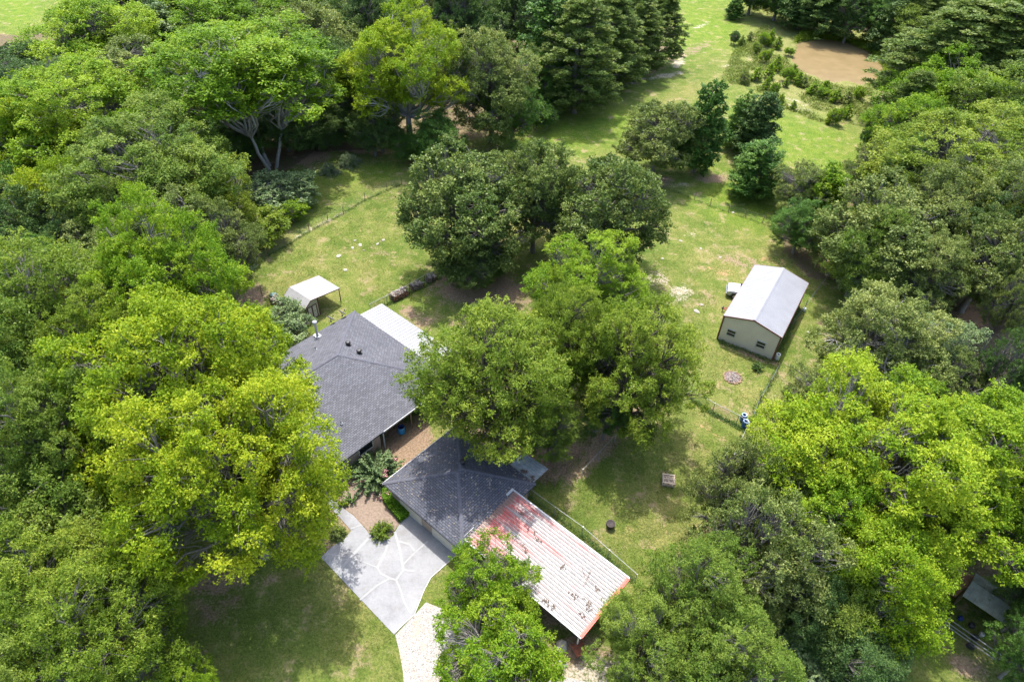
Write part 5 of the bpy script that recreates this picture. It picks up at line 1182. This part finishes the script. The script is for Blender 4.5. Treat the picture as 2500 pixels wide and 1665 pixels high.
# ------------------------------------------------------------------ trees
# kind, leaf, centre u, v (overview pixels), crown width px, height m, label, [options]
T = [
 # left and upper left wood
 ('broad', 'lime', 215, 75, 210, 17, 'bright green tree next to the small field in the top left corner'),
 ('oak', 'dark', 50, 150, 180, 12, 'dark green tree on the left edge below the top left field'),
 ('broad', 'dark', 105, 200, 150, 12, 'dark tree half behind the large bright crown at upper left'),
 ('cone', 'blue', 362, 105, 130, 13, 'blue green tree standing in a dark gap of the upper left wood'),
 ('airy', 'olive', 300, 175, 230, 14, 'dull grey green tree left of the tree with white trunks'),
 ('airy', 'olive', 400, 200, 120, 11, 'low grey green tree touching the left side of the white trunked tree'),
 ('big', 'lime', 165, 255, 340, 19, 'large bright green dome crown on the left, second from top'),
 ('broad', 'yellow', 105, 340, 170, 15, 'yellow green crown in front of the large bright dome at left'),
 ('broad', 'lime', 20, 330, 140, 15, 'bright green crown cut by the left edge at mid height of the upper wood'),
 ('broad', 'lime', 505, 30, 240, 17, 'bright green crown touching the top edge above the white trunked tree'),
 ('vase', 'lime', 568, 175, 375, 20.5, 'broad tree with pale forked white trunks and light green crown', dict(bark=BARKP, loc=(664, 409), rz=2.2)),
 ('oak', 'olive', 705, 70, 210, 18, 'tall dark grey green tree between the two brightest top trees'),
 ('broad', 'dark', 760, 160, 140, 16, 'dark narrow tree squeezed left of the yellow branching tree'),
 ('big', 'spring', 930, 150, 270, 21, 'tall yellow green tree with visible pale branches at top centre', dict(bark=BARKP)),
 ('oak', 'olive', 1130, 170, 215, 18, 'tall grey olive tree right of the yellow branching tree'),
 ('broad', 'gum', 1180, 245, 110, 11, 'mid green tree low on the right flank of the grey olive tree'),
 ('cone', 'gum', 1270, 105, 150, 19, 'fresh green upright tree before the row of pines'),
 ('pine', 'pine', 1335, 105, 160, 19, 'nearest pine at the left end of the pine row'),
 ('pine', 'pine', 1405, 80, 140, 17, 'second pine of the row along the pasture'),
 ('pine', 'pine', 1465, 62, 120, 15, 'third pine of the row along the pasture'),
 ('pine', 'pine', 1525, 48, 95, 14, 'last pine at the right end of the pine row'),
 ('broad', 'gum', 1290, 190, 80, 9, 'low green tree at the foot of the pine row'),
 ('oak', 'dark', 1060, 30, 150, 18, 'dark crown at the top edge above the grey olive tree'),
 ('oak', 'dark', 1200, 10, 170, 18, 'dark crown at the top edge left of the pines'),
 ('airy', 'olive', 1010, 30, 130, 17, 'greyish crown at the top edge behind the yellow branching tree'),
 ('broad', 'dark', 850, 15, 150, 18, 'dark crown at the top edge left of the yellow branching tree'),
 ('cone', 'dark', 395, 30, 130, 17, 'dark upright tree at the top edge left of centre'),
 ('broad', 'green', 700, -30, 200, 18, 'green crown cut by the top edge, left of centre'),
 ('big', 'green', 335, 385, 350, 18, 'large mid green crown left of the thicket'),
 ('broad', 'yellow', 165, 450, 160, 15, 'yellowish crown on the left side of the large mid green one'),
 ('broad', 'green', 260, 480, 190, 14, 'mid green crown below the large mid green one'),
 ('broad', 'elm', 475, 440, 180, 13, 'green crown at the wood edge below the white trunked tree'),
 ('oak', 'dark', 40, 530, 200, 13, 'dark crown on the left edge at mid height'),
 ('oak', 'dark', 120, 600, 160, 11, 'dark crown low among the left wood, above the olive one'),
 ('airy', 'olive', 400, 520, 270, 14, 'grey olive crown at the wood edge above the yellow green crown'),
 ('airy', 'olive', 500, 545, 170, 12, 'grey olive crown nearest the tube gate'),
 ('broad', 'olive', 260, 580, 170, 12, 'grey green crown between the left wood and the bright crown'),
 ('big', 'lime', 375, 655, 310, 20, 'bright yellow green crown left of the garden shed'),
 ('elm', 'elm', 135, 700, 320, 16, 'wide olive green crown on the left edge above the yellow tree'),
 ('elm', 'elm', 240, 800, 230, 15, 'olive green crown between the left edge and the yellow tree'),
 ('broad', 'green', 40, 850, 230, 15, 'mid green crown on the left edge beside the yellow tree'),
 ('big', 'yellow', 435, 880, 485, 20, 'upper half of the huge golden green tree pair left of the house', dict(rz=.4)),
 ('big', 'yellow', 520, 1060, 450, 20, 'lower half of the huge golden green tree pair left of the house', dict(rz=2.4)),
 ('big', 'green', 105, 1000, 290, 18, 'large rounded green tree on the left edge below centre'),
 ('broad', 'green', 110, 1190, 260, 14, 'light green crown on the left edge below the large rounded tree'),
 ('broad', 'gum', 300, 1170, 190, 10, 'shaded green tree under the left side of the golden tree'),
 ('elm', 'elm', 260, 1300, 220, 11, 'olive green crown beside the shaded lawn'),
 ('elm', 'elm', 100, 1370, 280, 13, 'olive green crown on the left edge near the bottom'),
 ('elm', 'elm', 235, 1460, 300, 13.5, 'olive green tree with bare twigs at the bottom left'),
 ('elm', 'green', 60, 1540, 240, 12, 'green crown in the bottom left corner'),
 ('elm', 'lime', 430, 1585, 110, 6, 'small bright treetop peeking over the bottom edge'),
 # centre
 ('oak', 'oak', 1080, 450, 320, 17, 'dark oak on the left of the pair behind the house', dict(rz=1.0)),
 ('oak', 'oak', 1235, 430, 225, 15.5, 'dark oak crown joining the pair behind the house'),
 ('oak', 'oak', 1395, 450, 285, 17, 'dark oak on the right of the pair behind the house'),
 ('oak', 'oak', 1085, 590, 150, 7, 'low dark foliage of the small oak by the firewood'),
 ('elm', 'lime', 1355, 650, 270, 12.5, 'bright green elm between the oaks and the garage trees'),
 ('elm', 'elm', 1150, 865, 375, 16, 'big olive green elm overhanging the house and garage', dict(bark=BARKD)),
 ('elm', 'elm', 1475, 830, 300, 15, 'big green elm between the house elm and the open lawn', dict(bark=BARKD)),
 ('elm', 'elm', 1320, 790, 220, 14, 'elm crown filling the middle between the two big elms', dict(bark=BARKD)),
 ('elm', 'green', 1265, 985, 130, 7, 'low green tree behind the garage near the kennel'),
 ('airy', 'gum', 1400, 930, 120, 8, 'shaded low tree beneath the right elm'),
 ('oak', 'olive', 1520, 290, 190, 13, 'grey green tree on the left of the pasture clump'),
 ('cone', 'gum', 1618, 300, 105, 14, 'dark green upright tree in the pasture clump'),
 ('cone', 'gum', 1702, 285, 65, 9, 'smaller green tree behind the pasture clump'),
 ('cone', 'dark', 1745, 295, 92, 11, 'dark cone shaped tree right of the pasture clump'),
 ('cone', 'gum', 1745, 392, 118, 8.5, 'stout green tree nearest the upper wire fence'),
 ('cone', 'gum', 1690, 22, 38, 4.6, 'lone small tree on the far pasture'),
 ('shrub', 'dark', 1690, 88, 22, 3.0, 'small dark bush below the lone tree on the far pasture'),
 # right wood
 ('airy', 'olive', 1850, 425, 140, 9, 'grey olive tree at the tip of the right wood'),
 ('cone', 'lime', 1895, 460, 95, 9, 'bright green young tree at the tip of the right wood'),
 ('broad', 'gum', 1850, 510, 110, 8, 'green tree low at the tip of the right wood'),
 ('pine', 'pine', 2160, 135, 180, 19, 'big pine beside the pond on the right'),
 ('pine', 'pine', 2200, 110, 190, 20, 'big pine second from the pond on the right'),
 ('pine', 'pine', 2290, 130, 190, 20, 'big pine at the right edge near the top'),
 ('pine', 'pine', 2090, 245, 100, 14, 'dark pine nearest the pond shore'),
 ('oak', 'dark', 2050, 300, 95, 11, 'dark tree between the pond and the bright crown'),
 ('broad', 'green', 2320, 40, 180, 20, 'green crown in the top right corner'),
 ('broad', 'lime', 2185, 215, 190, 16, 'bright yellow green crown in the right wood below the pines'),
 ('broad', 'lime', 2095, 290, 150, 14, 'bright green crown at the left side of the right wood'),
 ('broad', 'green', 2310, 260, 190, 17, 'mid green crown on the right edge below the pines'),
 ('big', 'elm', 2215, 370, 330, 17, 'large olive green crown in the middle of the right wood'),
 ('airy', 'olive', 2010, 395, 120, 11, 'thin grey green tree at the left fringe of the right wood'),
 ('broad', 'gum', 2080, 410, 130, 13, 'green crown beside the thin grey green tree'),
 ('oak', 'olive', 2060, 520, 280, 15, 'large grey olive crown behind the metal shop'),
 ('oak', 'olive', 2170, 480, 190, 15, 'grey olive crown right of the one behind the shop'),
 ('oak', 'olive', 1945, 540, 120, 10, 'olive crown nearest the back of the metal shop'),
 ('broad', 'olive', 2310, 460, 170, 16, 'olive crown on the right edge at upper mid height'),
 ('oak', 'olive', 2300, 570, 200, 15, 'olive crown on the right above the orange bare soil'),
 ('oak', 'olive', 2130, 610, 165, 12, 'olive crown left of the orange bare soil'),
 ('broad', 'blue', 2010, 620, 105, 9.5, 'blue green tree right of the metal shop'),
 ('oak', 'olive', 2035, 765, 240, 13, 'spreading olive tree with a thick grey trunk right of the shop', dict(bark=BARKP)),
 ('broad', 'blue', 2150, 800, 160, 9, 'blue green tree under the spreading olive tree'),
 ('airy', 'olive', 2335, 690, 90, 12, 'thin tree at the right edge over the orange soil'),
 ('airy', 'dark', 2325, 850, 130, 13, 'thin dark branching tree on the right edge above the lime green tree'),
 ('airy', 'olive', 1890, 905, 170, 7.5, 'low olive tree left of the lime green tree'),
 ('airy', 'olive', 2180, 870, 150, 9, 'low dull tree behind the lime green tree'),
 ('big', 'spring', 2010, 1050, 430, 17, 'left half of the huge lime green tree at right', dict(rz=4.0)),
 ('big', 'spring', 2250, 1075, 400, 15, 'right half of the huge lime green tree at right', dict(rz=5.5)),
 ('broad', 'spring', 2035, 1310, 235, 13, 'lower lobe of the huge lime green tree above the small shed', dict(rz=1.5)),
 ('broad', 'lime', 1900, 1200, 230, 14, 'bright green crown between the grey tree and the lime green tree'),
 ('airy', 'olive', 1700, 1105, 200, 13, 'grey olive tree on the right lawn edge, upper of two'),
 ('airy', 'olive', 1770, 1250, 300, 14.5, 'grey olive tree with bare twigs, lower of two on the right'),
 ('elm', 'green', 1600, 1385, 260, 12, 'fresh green tree right of the carport end'),
 ('elm', 'green', 1490, 1480, 230, 10.5, 'fresh green tree below the carport end'),
 ('elm', 'green', 1660, 1510, 260, 11, 'fresh green tree on the bottom edge right of centre'),
 ('shrub', 'blue', 1850, 1490, 180, 5, 'blue green feathery shrub near the bottom edge'),
 ('shrub', 'blue', 1790, 1550, 150, 4.5, 'blue green shrub on the bottom edge'),
 ('broad', 'dark', 1965, 1500, 190, 8, 'dark shaded tree below the lower lime green lobe'),
 ('broad', 'gum', 2020, 1440, 110, 7, 'shaded green tree under the lower lime green lobe'),
 ('broad', 'dark', 2400, 1370, 110, 9, 'dark tree over the small shed at the right edge'),
 ('elm', 'gum', 2385, 1490, 130, 8, 'dark green tree on the right edge below the small shed'),
 ('airy', 'lime', 1125, 1345, 225, 8, 'small feathery tree between driveway and carport, upper of two', dict(rz=.3)),
 ('airy', 'lime', 1150, 1490, 300, 8.5, 'feathery tree below the carport on the bottom edge, lower of two', dict(rz=2.3)),
 ('shrub', 'blue', 658, 745, 110, 3.6, 'blue green shrub between the garden shed and the house'),
 ('shrub', 'blue', 615, 455, 140, 5.0, 'blue green thicket bush at the wood edge, left of three'),
 ('shrub', 'blue', 665, 440, 120, 4.6, 'blue green thicket bush at the wood edge, middle of three'),
 ('shrub', 'elm', 600, 520, 120, 4.2, 'green thicket bush nearest the wire fence'),
 ('shrub', 'lime', 673, 482, 75, 3.2, 'bright green bush in front of the thicket'),
 ('shrub', 'blue', 700, 455, 60, 3.4, 'blue green bush at the lawn side of the thicket'),
 ('broad', 'gum', 940, 325, 80, 5, 'dark leafy bush at the foot of the yellow branching tree'),
 ('broad', 'dark', 520, 325, 130, 6, 'dark undergrowth tree beneath the white trunked tree'),
 ('broad', 'dark', 650, 270, 160, 9, 'dark leafy tree behind the pale trunks of the white trunked tree'),
 ('broad', 'gum', 545, 275, 150, 9, 'shaded green tree behind the white trunked tree on its left'),
 ('broad', 'dark', 725, 285, 100, 7, 'dark low tree filling the gap between the white trunked and yellow trees'),
 ('broad', 'dark', 855, 290, 110, 8, 'dark undergrowth below the left side of the yellow branching tree'),
 ('broad', 'gum', 1000, 300, 110, 9, 'dark green undergrowth below the right side of the yellow branching tree'),
 ('broad', 'dark', 770, 275, 90, 7, 'dark bushy tree above the brown bare ground at the wood edge'),
 ('shrub', 'gum', 1245, 268, 70, 5, 'leafy bush at the pasture edge left of the pines'),
 ('shrub', 'dark', 1365, 205, 60, 4.6, 'dark bush at the pasture edge below the nearest pine'),
 ('shrub', 'gum', 1440, 165, 55, 4.4, 'leafy bush at the pasture edge below the second pine'),
 ('shrub', 'dark', 1120, 590, 80, 4, 'dark bush against the oak trunk by the firewood'),
]
for row in T:
    kind, mat, u, v, wd, h, lb = row[:7]; op = dict(row[7]) if len(row) > 7 else {}
    sh_ = kind == 'shrub' or h < 5.2
    if 'loc' in op:
        g_ = S(*op['loc']); zc = h*.6; c = P(u, v, zc); dist = math.sqrt(c.x**2+c.y**2+(H-zc)**2); op['loc'] = (g_.x, g_.y); op['dia'] = wd*K*dist/FPX
    nm = {'pine': 'pine_tree', 'shrub': 'shrub', 'cone': 'young_tree', 'oak': 'oak_tree', 'elm': 'elm_tree'}.get(kind, 'leafy_tree')
    tree(kind, mat, u, v, wd, h, lb, name=nm, cat='bush' if kind == 'shrub' else ('pine tree' if kind == 'pine' else 'tree'), zf=.62 if kind not in ('cone', 'shrub') else .5, **op)
# far wood along the top right, and the woods that close the view at the top
R_ = np.random.default_rng(33)
fr = [(1740, -48), (1800, -30), (1860, -14), (1915, -2), (1970, 12), (2020, 24), (2075, 38), (2130, 45), (1770, -80), (1850, -65), (1930, -50), (2010, -35), (2090, -20), (2150, 0)]
for i, (u, v) in enumerate(fr):
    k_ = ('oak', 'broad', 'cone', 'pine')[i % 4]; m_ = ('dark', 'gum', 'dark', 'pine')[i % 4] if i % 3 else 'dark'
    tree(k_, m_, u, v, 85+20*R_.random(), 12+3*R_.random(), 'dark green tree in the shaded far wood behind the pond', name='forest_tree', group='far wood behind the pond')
n_ = 0
for row, (y0, h_) in enumerate(((178, 17), (192, 18), (206, 18), (222, 18))):
    for x in np.arange(-150, 34, 11.5):
        x_ = x+R_.normal()*2; y_ = y0+R_.normal()*2.5+abs(x_)*.02
        if x_ < -92: continue
        k_ = ('broad', 'oak', 'elm', 'pine')[int(R_.random()*4)]; m_ = {'broad': ('green', 'dark', 'gum')[n_ % 3], 'oak': 'dark', 'elm': 'elm', 'pine': 'pine'}[k_]
        tree(k_, m_, 0, 0, 0, h_+R_.normal(), 'tree of the dense wood closing the view beyond the top edge', name='forest_tree', group='dense wood at the top', loc=(x_, y_), dia=12+2.5*R_.random()); n_ += 1
# trees filling the woods between the named crowns
fill = [(620, 30), (560, -30), (430, -20), (300, -30), (930, -20), (780, 70), (1000, 110), (870, 250), (820, 220), (720, 200), (450, 130), (260, 110), (220, 330), (60, 430), (430, 340), (200, 550), (320, 560), (60, 640), (180, 900), (60, 940), (210, 1080), (30, 1110), (20, 1280), (150, 1290), (1110, 80), (1240, 170),
        (2150, 60), (2240, 20), (2340, 200), (2180, 290), (2340, 330), (2120, 450), (2230, 540), (2350, 540), (2000, 570), (2140, 1010), (2350, 980), (1820, 1150), (1880, 1330), (1700, 1400), (1880, 1420), (-60, 250), (-60, 480), (-60, 700), (-70, 1000), (-60, 1300), (2430, 300), (2430, 600), (2440, 900), (2450, 1200), (1960, 1400)]
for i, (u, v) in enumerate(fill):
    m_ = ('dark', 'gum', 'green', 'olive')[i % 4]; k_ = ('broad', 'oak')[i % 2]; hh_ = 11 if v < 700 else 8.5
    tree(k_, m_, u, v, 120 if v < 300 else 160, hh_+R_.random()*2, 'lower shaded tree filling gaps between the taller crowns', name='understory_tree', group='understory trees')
# saplings near the pond
sp = [(1758, 92, 24, 3.8, 'gum'), (1772, 88, 22, 4.2, 'gum'), (1790, 100, 20, 3.2, 'lime'), (1740, 112, 18, 3.0, 'dark'), (1706, 95, 16, 2.6, 'dark'), (1725, 85, 16, 2.4, 'olive'), (1762, 130, 20, 3.6, 'gum'), (1788, 148, 22, 3.8, 'gum'), (1770, 165, 24, 3.6, 'lime'), (1812, 172, 24, 3.4, 'gum'), (1825, 165, 20, 3.2, 'lime'), (1740, 172, 24, 3.2, 'lime'), (1712, 178, 22, 2.8, 'elm'), (1838, 182, 22, 3.0, 'gum'),
      (1764, 192, 18, 3.2, 'gum'), (1782, 205, 18, 3.0, 'lime'), (1808, 190, 14, 2.4, 'gum'), (1870, 205, 26, 2.8, 'lime'), (1895, 215, 26, 2.6, 'gum'), (1922, 222, 26, 2.8, 'lime'), (1950, 226, 24, 2.8, 'elm'), (1975, 215, 22, 2.8, 'gum'), (1795, 232, 20, 3.0, 'gum'), (1825, 243, 16, 2.0, 'lime'), (1925, 268, 26, 3.8, 'gum'), (1950, 258, 20, 3.2, 'lime'), (1905, 276, 14, 2.0, 'yellow'), (1815, 120, 18, 2.2, 'lime'), (1850, 190, 20, 2.4, 'elm'), (1900, 196, 22, 2.0, 'lime')]
for i, (u, v, wd, h, m_) in enumerate(sp):
    tree('sapling' if i % 3 else 'shrub', {'gum': 'lime', 'dark': 'green', 'elm': 'weed'}.get(m_, m_), u, v, wd*1.1, h*.8, 'young green sapling in the weedy ground beside the muddy pond', name='sapling', cat='sapling', group='saplings beside the pond', zf=.5)
print('trees', NTREE[0])
